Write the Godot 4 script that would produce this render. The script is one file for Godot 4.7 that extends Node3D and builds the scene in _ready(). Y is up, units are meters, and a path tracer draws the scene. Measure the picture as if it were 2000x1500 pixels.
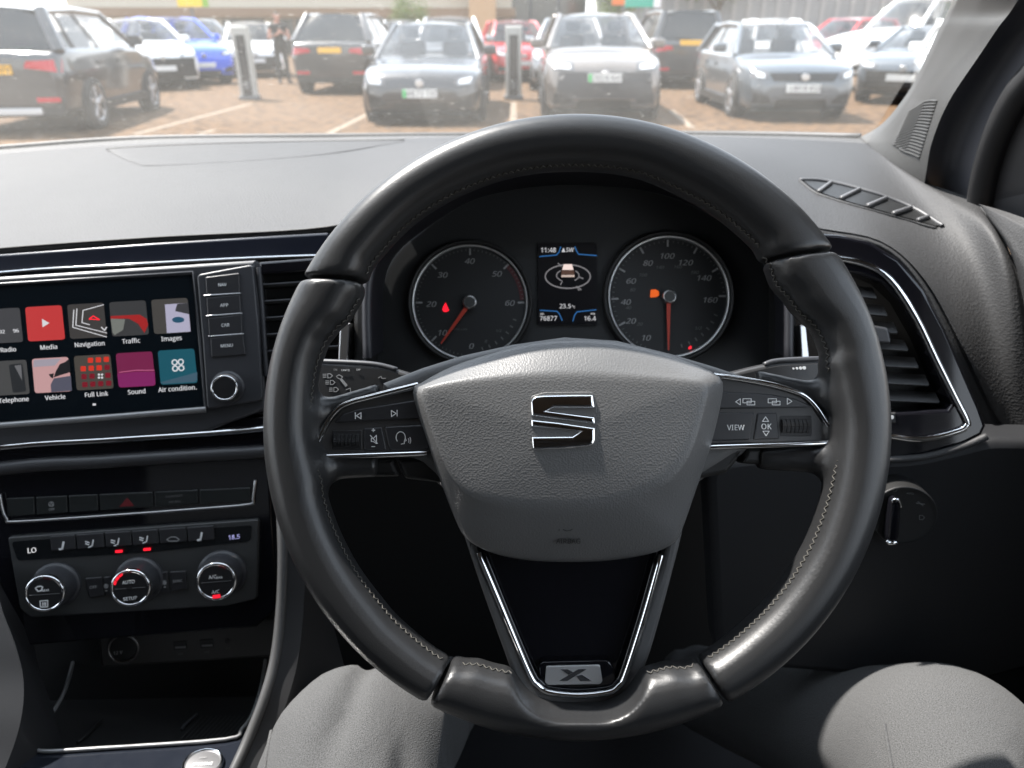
extends Node3D
# ---------------------------------------------------------------- camera numbers
const F := 1400.0                      # focal length in pixels of the 2000 x 1500 photograph
const PITCH := 26.2                    # degrees the lens looks down
const EYE := Vector3(0, 1.3, 0)
var fwd := Vector3(0, -sin(deg_to_rad(PITCH)), -cos(deg_to_rad(PITCH)))
var upv := Vector3(0, cos(deg_to_rad(PITCH)), -sin(deg_to_rad(PITCH)))
var taken := {}
var mats := {}
var rng := RandomNumberGenerator.new()
var font: SystemFont
var font_bold: SystemFont
var tex := {}

func ray(x, y) -> Vector3:
	return fwd + Vector3.RIGHT * ((x - 1000.0) / F) + upv * ((750.0 - y) / F)
func at_depth(x, y, d) -> Vector3:
	return EYE + ray(x, y) * d
func at_z(x, y, z) -> Vector3:           # z: metres ahead of the lens
	var r := ray(x, y)
	return EYE + r * (-z / r.z)
func at_y(x, y, h) -> Vector3:
	var r := ray(x, y)
	return EYE + r * ((h - EYE.y) / r.y)
func frame_at(o: Vector3, yaw_deg, tilt_deg) -> Transform3D:   # a sheet facing back towards the driver, turned and leaning
	var a := deg_to_rad(yaw_deg)
	var t := deg_to_rad(tilt_deg)
	var nh := Vector3(sin(a), 0, cos(a))
	var u := Vector3(cos(a), 0, -sin(a))
	var n := nh * cos(t) + Vector3.UP * sin(t)
	return Transform3D(Basis(u, n.cross(u), n), o)
func hit(fr: Transform3D, x, y, lift := 0.0) -> Vector2:
	var inv := fr.affine_inverse()
	var o: Vector3 = inv * EYE
	var d: Vector3 = inv.basis * ray(x, y)
	var t: float = (lift - o.z) / d.z
	return Vector2(o.x + d.x * t, o.y + d.y * t)
func pp(fr: Transform3D, l: Array, lift := 0.0) -> PackedVector2Array:
	var out := PackedVector2Array()
	for i in range(0, l.size(), 2):
		out.append(hit(fr, l[i], l[i + 1], lift))
	return out
func p3(fr: Transform3D, l: Array, lift := 0.0) -> PackedVector3Array:
	var out := PackedVector3Array()
	for q in pp(fr, l, lift):
		out.append(Vector3(q.x, q.y, lift))
	return out
func spline(p, n: int, closed := false):
	var out = PackedVector3Array() if p[0] is Vector3 else PackedVector2Array()
	var c: int = p.size()
	for i in (c if closed else c - 1):
		var a = p[(i - 1 + c) % c] if closed else p[maxi(i - 1, 0)]
		var d = p[(i + 2) % c] if closed else p[mini(i + 2, c - 1)]
		for k in n:
			out.append(p[i].cubic_interpolate(p[(i + 1) % c], a, d, k / float(n)))
	if not closed:
		out.append(p[c - 1])
	return out
func rounded(poly: PackedVector2Array, r: float, n := 4) -> PackedVector2Array:
	var out := PackedVector2Array()
	var c := poly.size()
	for i in c:
		var a := poly[(i - 1 + c) % c]
		var b := poly[i]
		var d := poly[(i + 1) % c]
		var l := minf(r, minf(a.distance_to(b), d.distance_to(b)) * 0.48)
		var s := b + (a - b).normalized() * l
		var e := b + (d - b).normalized() * l
		for k in n + 1:
			var t := k / float(n)
			out.append(s.lerp(b, t).lerp(b.lerp(e, t), t))
	return out
func rect2(w, h, cx := 0.0, cy := 0.0) -> PackedVector2Array:
	return PackedVector2Array([Vector2(cx - w / 2, cy - h / 2), Vector2(cx + w / 2, cy - h / 2), Vector2(cx + w / 2, cy + h / 2), Vector2(cx - w / 2, cy + h / 2)])
func ring2(r, n := 32, cx := 0.0, cy := 0.0, ry := -1.0) -> PackedVector2Array:
	var out := PackedVector2Array()
	for i in n:
		var a := TAU * i / n
		out.append(Vector2(cx + cos(a) * r, cy + sin(a) * (r if ry < 0 else ry)))
	return out

# ---------------------------------------------------------------- mesh building (triangles given counter-clockwise)
class MB:
	var v := PackedVector3Array()
	var t := PackedInt32Array()
	var uv := PackedVector2Array()
	func add(p: Vector3) -> int:
		v.append(p)
		return v.size() - 1
	func tri(a, b, c) -> void:
		t.append(a); t.append(b); t.append(c)
	func quad(a, b, c, d) -> void:
		tri(a, b, c); tri(a, c, d)
	func done() -> ArrayMesh:
		var n := PackedVector3Array()
		n.resize(v.size())
		for i in range(0, t.size(), 3):
			var f := (v[t[i + 1]] - v[t[i]]).cross(v[t[i + 2]] - v[t[i]])
			n[t[i]] += f; n[t[i + 1]] += f; n[t[i + 2]] += f
		for i in n.size():
			n[i] = n[i].normalized() if n[i].length_squared() > 1e-30 else Vector3.UP
		var idx := t.duplicate()
		for i in range(0, idx.size(), 3):
			var k := idx[i + 1]
			idx[i + 1] = idx[i + 2]
			idx[i + 2] = k
		var arr := []
		arr.resize(Mesh.ARRAY_MAX)
		arr[Mesh.ARRAY_VERTEX] = v
		arr[Mesh.ARRAY_NORMAL] = n
		arr[Mesh.ARRAY_INDEX] = idx
		if uv.size() == v.size():
			arr[Mesh.ARRAY_TEX_UV] = uv
		var m := ArrayMesh.new()
		m.add_surface_from_arrays(Mesh.PRIMITIVE_TRIANGLES, arr)
		return m

func slab_in(mb: MB, poly: PackedVector2Array, z0: float, z1: float, bevel := 0.0, seg := 2, xf := Transform3D.IDENTITY) -> void:
	if Geometry2D.is_polygon_clockwise(poly):
		poly = poly.duplicate()
		poly.reverse()
	var c := poly.size()
	var off := PackedVector2Array()
	var sharp := []
	for i in c:
		var e0 := (poly[i] - poly[(i - 1 + c) % c]).normalized()
		var e1 := (poly[(i + 1) % c] - poly[i]).normalized()
		var n0 := Vector2(-e0.y, e0.x)
		var n1 := Vector2(-e1.y, e1.x)
		var m := n0 + n1
		var l := m.length_squared()
		off.append(m * (2.0 / maxf(l, 0.9)) if l > 0.0 else n0)
		sharp.append(e0.dot(e1) < 0.82)
	var lay := [Vector2(0, z0)]
	if bevel > 0.0:
		for k in seg + 1:
			var a := PI / 2 * k / seg
			lay.append(Vector2(bevel * (1 - cos(a)), z1 - bevel + bevel * sin(a)))
	else:
		lay.append(Vector2(0, z1))
	var left := []
	var right := []
	for i in c:
		var col := []
		for q in lay:
			var s: Vector2 = poly[i] + off[i] * q.x
			col.append(mb.add(xf * Vector3(s.x, s.y, q.y)))
		right.append(col)
		if sharp[i]:
			var col2 := []
			for k in col:
				col2.append(mb.add(mb.v[k]))
			left.append(col2)
		else:
			left.append(col)
	for i in c:
		var j := (i + 1) % c
		for k in lay.size() - 1:
			mb.quad(right[i][k], left[j][k], left[j][k + 1], right[i][k + 1])
	var top := PackedVector2Array()
	for i in c:
		top.append(poly[i] + off[i] * lay[-1].x)
	var ti := Geometry2D.triangulate_polygon(top)
	if ti.is_empty():
		ti = Geometry2D.triangulate_polygon(poly)
	for side in 2:
		var base := mb.v.size()
		for i in c:
			var s: Vector2 = top[i] if side == 0 else poly[i]
			mb.add(xf * Vector3(s.x, s.y, z1 if side == 0 else z0))
		for i in range(0, ti.size(), 3):
			var area := (top[ti[i + 1]] - top[ti[i]]).cross(top[ti[i + 2]] - top[ti[i]])
			if (area > 0) == (side == 0):
				mb.tri(base + ti[i], base + ti[i + 1], base + ti[i + 2])
			else:
				mb.tri(base + ti[i], base + ti[i + 2], base + ti[i + 1])
func slab(poly: PackedVector2Array, z0: float, z1: float, bevel := 0.0, seg := 2) -> ArrayMesh:
	var mb := MB.new()
	slab_in(mb, poly, z0, z1, bevel, seg)
	return mb.done()
func tube_in(mb: MB, p, r, sides := 8, closed := false, up := Vector3.BACK, flat := 1.0) -> void:
	var rows := []
	var c: int = p.size()
	for i in c:
		var a: Vector3 = p[(i - 1 + c) % c] if closed or i > 0 else p[0]
		var b: Vector3 = p[(i + 1) % c] if closed or i < c - 1 else p[c - 1]
		var t := (b - a).normalized()
		var s := t.cross(up).normalized()
		var w := s.cross(t)
		var rr: float = r[i] if r is Array or r is PackedFloat32Array else r
		var row := []
		for k in sides:
			var g := TAU * k / sides
			row.append(mb.add(p[i] + s * cos(g) * rr + w * sin(g) * rr * flat))
		rows.append(row)
	for i in (c if closed else c - 1):
		for k in sides:
			var l := (k + 1) % sides
			mb.quad(rows[i][k], rows[i][l], rows[(i + 1) % c][l], rows[(i + 1) % c][k])
	if not closed:
		var s0 := mb.add(p[0])
		var s1 := mb.add(p[c - 1])
		for k in sides:
			var l := (k + 1) % sides
			mb.tri(s0, rows[0][l], rows[0][k])
			mb.tri(s1, rows[c - 1][k], rows[c - 1][l])
func tube(p, r, sides := 8, closed := false, up := Vector3.BACK, flat := 1.0) -> ArrayMesh:
	var mb := MB.new()
	tube_in(mb, p, r, sides, closed, up, flat)
	return mb.done()
func lathe_in(mb: MB, prof: Array, seg := 32, xf := Transform3D.IDENTITY) -> void:   # prof: Vector2(radius, height along z); a repeated point makes a hard edge
	var rows := []
	for q in prof:
		var row := []
		for k in seg:
			var a := TAU * k / seg
			row.append(mb.add(xf * Vector3(cos(a) * q.x, sin(a) * q.x, q.y)))
		rows.append(row)
	for i in prof.size() - 1:
		if prof[i].distance_to(prof[i + 1]) < 1e-7:
			continue
		for k in seg:
			var l := (k + 1) % seg
			mb.quad(rows[i][k], rows[i][l], rows[i + 1][l], rows[i + 1][k])
func lathe(prof: Array, seg := 32) -> ArrayMesh:
	var mb := MB.new()
	lathe_in(mb, prof, seg)
	return mb.done()
func grid_in(mb: MB, rows: Array, closed := false) -> void:
	var base := mb.v.size()
	var w: int = rows[0].size()
	for r in rows:
		for q in r:
			mb.add(q)
	for j in rows.size() - 1:
		for i in (w if closed else w - 1):
			var k := (i + 1) % w
			mb.quad(base + j * w + i, base + j * w + k, base + (j + 1) * w + k, base + (j + 1) * w + i)
func grid(rows: Array, closed := false) -> ArrayMesh:
	var mb := MB.new()
	grid_in(mb, rows, closed)
	return mb.done()
func box_in(mb: MB, c: Vector3, s: Vector3, bevel := 0.0, xf := Transform3D.IDENTITY) -> void:
	slab_in(mb, rect2(s.x, s.y, c.x, c.y), c.z - s.z / 2, c.z + s.z / 2, bevel, 2, xf)
func box(c: Vector3, s: Vector3, bevel := 0.0) -> ArrayMesh:
	var mb := MB.new()
	box_in(mb, c, s, bevel)
	return mb.done()

# surface nets over a distance field
func nets(lo: Vector3, hi: Vector3, cell: float, f: Callable) -> ArrayMesh:
	var nx := int(ceil((hi.x - lo.x) / cell / 4.0)) * 4
	var ny := int(ceil((hi.y - lo.y) / cell / 4.0)) * 4
	var nz := int(ceil((hi.z - lo.z) / cell / 4.0)) * 4
	var sx := 1
	var sy := nx + 1
	var sz := (nx + 1) * (ny + 1)
	var val := PackedFloat32Array()
	val.resize(sz * (nz + 1))
	val.fill(9e9)
	var blocks := []
	for k in range(0, nz, 4):
		for j in range(0, ny, 4):
			for i in range(0, nx, 4):
				var m: float = f.call(lo + Vector3(i + 2, j + 2, k + 2) * cell)
				if absf(m) < cell * 6.5:
					blocks.append(Vector3i(i, j, k))
					for c in 5:
						for b in 5:
							for a in 5:
								var id := (i + a) + (j + b) * sy + (k + c) * sz
								if val[id] > 8e9:
									val[id] = f.call(lo + Vector3(i + a, j + b, k + c) * cell)
	var mb := MB.new()
	var at := PackedInt32Array()
	at.resize(val.size())
	at.fill(-1)
	var corner := [0, sx, sy, sx + sy, sz, sx + sz, sy + sz, sx + sy + sz]
	var cells := []
	for bl in blocks:
		for c in 4:
			for b in 4:
				for a in 4:
					var id: int = (bl.x + a) + (bl.y + b) * sy + (bl.z + c) * sz
					var inside := 0
					for q in 8:
						if val[id + corner[q]] < 0:
							inside += 1
					if inside == 0 or inside == 8:
						continue
					var s := Vector3.ZERO
					var n := 0
					for q in 8:
						for ax in 3:
							if q & (1 << ax):
								continue
							var w: int = q | (1 << ax)
							var v0: float = val[id + corner[q]]
							var v1: float = val[id + corner[w]]
							if (v0 < 0) != (v1 < 0):
								var t := v0 / (v0 - v1)
								var p0 := Vector3(q & 1, (q >> 1) & 1, (q >> 2) & 1)
								var p1 := Vector3(w & 1, (w >> 1) & 1, (w >> 2) & 1)
								s += p0.lerp(p1, t)
								n += 1
					at[id] = mb.add(lo + (Vector3(bl.x + a, bl.y + b, bl.z + c) + s / n) * cell)
					cells.append(id)
	var st := [sx, sy, sz]
	for id in cells:
		for ax in 3:
			var e: int = st[ax]
			var u: int = st[(ax + 1) % 3]
			var w: int = st[(ax + 2) % 3]
			if id - u - w < 0:
				continue
			var a0: bool = val[id] < 0
			if a0 == (val[id + e] < 0):
				continue
			var q0 := at[id - u - w]
			var q1 := at[id - w]
			var q2 := at[id]
			var q3 := at[id - u]
			if q0 < 0 or q1 < 0 or q3 < 0:
				continue
			if a0:
				mb.quad(q0, q1, q2, q3)
			else:
				mb.quad(q0, q3, q2, q1)
	return mb.done()
func smin(a: float, b: float, k: float) -> float:
	var h := maxf(k - absf(a - b), 0.0) / k
	return minf(a, b) - h * h * k * 0.25
func capsule(p: Vector3, a: Vector3, b: Vector3, ra: float, rb: float) -> float:
	var ab := b - a
	var t := clampf((p - a).dot(ab) / ab.length_squared(), 0.0, 1.0)
	return p.distance_to(a + ab * t) - lerpf(ra, rb, t)

# ---------------------------------------------------------------- objects
func numbered(called: String) -> String:
	taken[called] = taken.get(called, 0) + 1
	return called if taken[called] == 1 else "%s_%03d" % [called, taken[called] - 1]
func thing(called: String, label: String, category: String, xf := Transform3D.IDENTITY, group := "") -> Node3D:
	var o := Node3D.new()
	o.name = numbered(called)
	add_child(o)
	o.transform = xf
	o.set_meta("label", label)
	o.set_meta("category", category)
	if group:
		o.set_meta("group", group)
	return o
func part(parent: Node, called: String, mesh: Mesh, m: Material, xf := Transform3D.IDENTITY) -> MeshInstance3D:
	var o := MeshInstance3D.new()
	o.name = called
	o.mesh = mesh
	o.material_override = m
	parent.add_child(o, true)
	o.transform = xf
	return o
func structure(called: String, mesh: Mesh, m: Material, xf := Transform3D.IDENTITY) -> MeshInstance3D:
	var o := part(self, called, mesh, m, xf)
	o.set_meta("kind", "structure")
	return o
func copy(o: Node3D, label := "") -> Node3D:
	var c: Node3D = o.duplicate()
	c.name = numbered(str(o.name).rstrip("0123456789").trim_suffix("_"))
	add_child(c)
	if label:
		c.set_meta("label", label)
	return c
func lettering(parent: Node, fr: Transform3D, s: String, x, y, cap_px, m: Material, lift: float, slant := 0.0, called := "lettering", wide := 1.0, turn := 0.0) -> MeshInstance3D:
	var t := TextMesh.new()
	t.text = s
	t.font = font
	t.font_size = 48
	var c := hit(fr, x, y, lift)
	var sc := hit(fr, x + 1, y, lift).distance_to(c)
	t.pixel_size = 0.001
	t.depth = 0.004
	t.curve_step = 1.0
	var k: float = cap_px * sc / 0.72 / 0.048
	var b := Basis(Vector3(wide * k, 0, 0), Vector3(slant * k, k, 0), Vector3(0, 0, k))
	if turn:
		b = Basis(Vector3.BACK, turn) * b
	return part(parent, called, t, m, Transform3D(b, Vector3(c.x, c.y, lift)))

# ---------------------------------------------------------------- materials (colours given as linear base colours)
func noise_tex(key: String, size: int, freq: float, kind: int, oct := 1, lo := 0.0, hi := 1.0, sd := 1, ret := -1) -> ImageTexture:
	if not tex.has(key):
		var n := FastNoiseLite.new()
		n.seed = sd
		n.noise_type = kind
		n.frequency = freq
		n.fractal_type = FastNoiseLite.FRACTAL_FBM if oct > 1 else FastNoiseLite.FRACTAL_NONE
		n.fractal_octaves = oct
		if ret >= 0:
			n.cellular_return_type = ret
		var im := n.get_seamless_image(size, size)
		im.convert(Image.FORMAT_RGB8)
		if lo != 0.0 or hi != 1.0:
			for y in size:
				for x in size:
					var g := lerpf(lo, hi, im.get_pixel(x, y).r)
					im.set_pixel(x, y, Color(g, g, g))
		tex[key] = ImageTexture.create_from_image(im)
	return tex[key]
func grain(m: StandardMaterial3D, t: Texture2D, scale: float, depth_cm: float) -> StandardMaterial3D:
	m.uv1_triplanar = true
	m.uv1_scale = Vector3.ONE * scale
	m.heightmap_enabled = true
	m.heightmap_scale = depth_cm
	m.heightmap_texture = t
	return m
func mat(key: String, c: Color, rough := 0.5, metal := 0.0, spec := 0.5) -> StandardMaterial3D:
	if mats.has(key):
		return mats[key]
	var m := StandardMaterial3D.new()
	m.resource_name = key
	m.albedo_color = c.linear_to_srgb()
	m.roughness = rough
	m.metallic = metal
	m.metallic_specular = spec
	mats[key] = m
	return m
func glow(key: String, c: Color, k: float) -> StandardMaterial3D:
	if mats.has(key):
		return mats[key]
	var m := mat(key, Color(c.r * 0.1, c.g * 0.1, c.b * 0.1), 0.4)
	m.emission_enabled = true
	m.emission = c.linear_to_srgb()
	m.emission_energy_multiplier = k
	return m

func _ready() -> void:
	rng.seed = 7
	# camera
	var cam := Camera3D.new()
	cam.name = "camera"
	add_child(cam)
	cam.transform = Transform3D(Basis(Vector3.RIGHT, upv, -fwd), EYE)
	var lens := CameraAttributesPhysical.new()
	lens.frustum_focal_length = 12.0 / (750.0 / F)
	lens.exposure_aperture = 7.6
	lens.frustum_focus_distance = 0.46
	lens.frustum_near = 0.02
	lens.frustum_far = 400.0
	cam.attributes = lens
	cam.fov = rad_to_deg(2.0 * atan(750.0 / F))
	cam.near = 0.02
	cam.far = 400.0
	# sky, exposure
	var we := WorldEnvironment.new()
	we.name = "world_environment"
	add_child(we)
	var e := Environment.new()
	we.environment = e
	var sky := ProceduralSkyMaterial.new()
	sky.sky_top_color = Color(0.70, 0.75, 0.81)
	sky.sky_horizon_color = Color(0.93, 0.93, 0.92)
	sky.ground_horizon_color = Color(0.62, 0.58, 0.53)
	sky.ground_bottom_color = Color(0.42, 0.38, 0.34)
	sky.sky_curve = 0.14
	sky.energy_multiplier = 1.15
	e.background_mode = Environment.BG_SKY
	e.sky = Sky.new()
	e.sky.sky_material = sky
	e.tonemap_mode = Environment.TONE_MAPPER_LINEAR
	e.tonemap_exposure = 4.0
	e.sdfgi_enabled = true
	e.ssao_enabled = true
	e.ssil_enabled = true
	# the sun: ahead of the car, high, a little to the left
	var sun := DirectionalLight3D.new()
	sun.name = "sun"
	add_child(sun)
	var to_sun := Vector3(-0.42, 0.84, -0.34).normalized()
	sun.transform = Transform3D(Basis.looking_at(-to_sun, Vector3.UP), Vector3(0, 30, 0))
	sun.light_energy = 1.35
	sun.light_color = Color(1.0, 0.98, 0.955)
	sun.light_angular_distance = 1.2
	sun.shadow_enabled = true

	font = SystemFont.new()
	font.font_names = PackedStringArray(["Droid Sans"])
	materials()
	ground()
	cabin()
	dashboard()
	binnacle()
	centre_stack()
	console()
	air_vents()
	column_and_switches()
	steering_wheel()
	driver()
	surroundings()
	parked_cars()

func materials() -> void:
	noise_tex("cell", 512, 0.055, FastNoiseLite.TYPE_CELLULAR, 1, 0.0, 1.0, 3, FastNoiseLite.RETURN_DISTANCE)
	noise_tex("fine", 512, 0.12, FastNoiseLite.TYPE_SIMPLEX_SMOOTH, 3, 0.0, 1.0, 5)
	noise_tex("worn", 512, 0.02, FastNoiseLite.TYPE_SIMPLEX_SMOOTH, 4, 0.0, 1.0, 9)
	# moulded dash skin and plastics
	var ds := grain(mat("dash_skin", Color(0.046, 0.046, 0.047), 0.62, 0, 0.40), tex.cell, 17.0, 0.032)
	ds.albedo_texture = noise_tex("dash_dust", 1024, 0.02, FastNoiseLite.TYPE_SIMPLEX_SMOOTH, 6, 0.80, 1.18, 61)
	grain(mat("dash_smooth", Color(0.075, 0.075, 0.078), 0.45), tex.fine, 40.0, 0.006)
	grain(mat("hub_skin", Color(0.094, 0.094, 0.094), 0.44), tex.cell, 30.0, 0.017)
	grain(mat("spoke_plastic", Color(0.085, 0.085, 0.085), 0.46), tex.fine, 50.0, 0.012)
	var le := grain(mat("rim_leather", Color(0.0165, 0.0168, 0.0175), 0.34, 0, 0.5), tex.cell, 45.0, 0.004)
	le.roughness_texture = noise_tex("worn_rough", 512, 0.014, FastNoiseLite.TYPE_SIMPLEX_SMOOTH, 4, 0.78, 1.25, 21)
	le.roughness = 0.39
	mat("thread", Color(0.055, 0.052, 0.045), 0.8)
	mat("button", Color(0.022, 0.022, 0.024), 0.42)
	mat("pod_panel", Color(0.035, 0.034, 0.034), 0.42)
	mat("rubber", Color(0.012, 0.012, 0.013), 0.55)
	mat("black_plastic", Color(0.014, 0.014, 0.014), 0.5, 0, 0.4)
	mat("gloss_black", Color(0.006, 0.006, 0.008), 0.06)
	mat("screen_glass", Color(0.006, 0.009, 0.012), 0.10)
	mat("bezel", Color(0.035, 0.036, 0.040), 0.38)
	mat("bezel_silver", Color(0.30, 0.30, 0.30), 0.35, 0.6)
	mat("chrome", Color(0.78, 0.79, 0.80), 0.06, 1.0)
	mat("satin", Color(0.55, 0.55, 0.55), 0.28, 1.0)
	mat("print", Color(0.78, 0.78, 0.77), 0.6)
	mat("print_dim", Color(0.30, 0.30, 0.30), 0.6)
	mat("print_faint", Color(0.11, 0.11, 0.11), 0.6)
	mat("print_dark", Color(0.012, 0.012, 0.012), 0.6)
	mat("dial", Color(0.008, 0.009, 0.010), 0.6)
	mat("dial_print", Color(0.27, 0.27, 0.27), 0.6)
	mat("needle", Color(0.42, 0.04, 0.02), 0.5)
	mat("red_band", Color(0.06, 0.006, 0.008), 0.6)
	mat("headliner", Color(0.20, 0.20, 0.195), 0.9)
	mat("carpet", Color(0.012, 0.012, 0.014), 0.95)
	mat("pillar", Color(0.042, 0.042, 0.041), 0.6)
	grain(mats.pillar, tex.fine, 30.0, 0.006)
	glow("glow_red", Color(0.9, 0.012, 0.03), 0.38)
	glow("glow_orange", Color(0.75, 0.11, 0.006), 0.25)
	glow("glow_white", Color(0.8, 0.8, 0.82), 0.22)
	glow("glow_text", Color(0.75, 0.75, 0.78), 0.21)
	glow("glow_blue", Color(0.03, 0.16, 0.42), 0.20)

func flat(parent: Node, fr: Transform3D, l: Array, lift: float, m: Material, called := "symbol", r_px := 0.0) -> MeshInstance3D:
	var q := pp(fr, l, lift)
	if r_px > 0:
		q = rounded(q, r_px * hit(fr, l[0] + 1, l[1], lift).distance_to(q[0]), 3)
	return part(parent, called, slab(q, lift - 0.0004, lift), m)
func strokes_in(mb: MB, fr: Transform3D, l: Array, w_px: float, lift: float, closed := false) -> void:
	var q := pp(fr, l, lift)
	var w := hit(fr, l[0] + 1, l[1], lift).distance_to(q[0]) * w_px / 2
	for i in (q.size() if closed else q.size() - 1):
		var a := q[i]
		var b := q[(i + 1) % q.size()]
		var d := (b - a).normalized() * w
		var s := Vector2(-d.y, d.x)
		slab_in(mb, PackedVector2Array([a - d * 0.6 - s, b + d * 0.6 - s, b + d * 0.6 + s, a - d * 0.6 + s]), lift - 0.0003, lift)
func strokes(parent: Node, fr: Transform3D, lines: Array, w_px: float, lift: float, m: Material, called := "symbol", closed := false) -> MeshInstance3D:
	var mb := MB.new()
	for l in lines:
		strokes_in(mb, fr, l, w_px, lift, closed)
	return part(parent, called, mb.done(), m)
func ell(cx, cy, rx, ry, n := 20, a0 := 0.0, a1 := TAU) -> Array:
	var out := []
	for i in n:
		var a: float = a0 + (a1 - a0) * i / (n if absf(a1 - a0) >= TAU - 0.01 else n - 1)
		out.append(cx + cos(a) * rx)
		out.append(cy + sin(a) * ry)
	return out
func button(parent: Node, fr: Transform3D, l: Array, z0: float, z1: float, m: Material, called := "button", r_px := 4.0, bevel := 0.0008) -> MeshInstance3D:
	var q := pp(fr, l, z1)
	q = rounded(q, r_px * hit(fr, l[0] + 1, l[1], z1).distance_to(q[0]), 3)
	return part(parent, called, slab(q, z0, z1, bevel, 2), m)
func piped(parent: Node, fr: Transform3D, l: Array, lift: float, r: float, m: Material, called := "chrome_strip", smooth := 4, flat_k := 1.0, closed := false) -> MeshInstance3D:
	var q = p3(fr, l, lift)
	if smooth > 1:
		q = spline(q, smooth, closed)
	return part(parent, called, tube(q, r, 8, closed, Vector3.BACK, flat_k), m)

# ---------------------------------------------------------------- steering wheel
const WD := 0.43
var wheel_frame: Transform3D
var inner_r := PackedFloat32Array()
var outer_r := PackedFloat32Array()
func rim_inner(p: Vector3) -> Vector2:          # inner and outer radius of the rim, in metres, in the direction of p
	var a := fposmod(rad_to_deg(atan2(p.y, p.x)), 360.0)
	var i := int(a)
	return Vector2(lerpf(inner_r[i % 360], inner_r[(i + 1) % 360], a - i), lerpf(outer_r[i % 360], outer_r[(i + 1) % 360], a - i))
func rim_field(p: Vector3) -> float:
	var io := rim_inner(p)
	var ro := io.y
	var ri := io.x
	var r := Vector2(p.x, p.y).length()
	var w := (ro - ri) / 2
	var q := Vector2((r - (ro + ri) / 2) / w, p.z / 0.0185)
	return (pow(pow(absf(q.x), 2.3) + pow(absf(q.y), 2.3), 1 / 2.3) - 1.0) * w
func cut(p: Vector3, a: Vector2, b: Vector2) -> float:      # signed distance to the line a-b, positive on its left
	var d := (b - a).normalized()
	return Vector2(-d.y, d.x).dot(Vector2(p.x, p.y) - a)
func smax(a: float, b: float, k: float) -> float:
	return -smin(-a, -b, k)
func wp(x, y) -> Vector2:
	return hit(wheel_frame, x, y, 0.0)
func wp3(x, y, z) -> Vector3:
	var q := wp(x, y)
	return Vector3(q.x, q.y, z)
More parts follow.
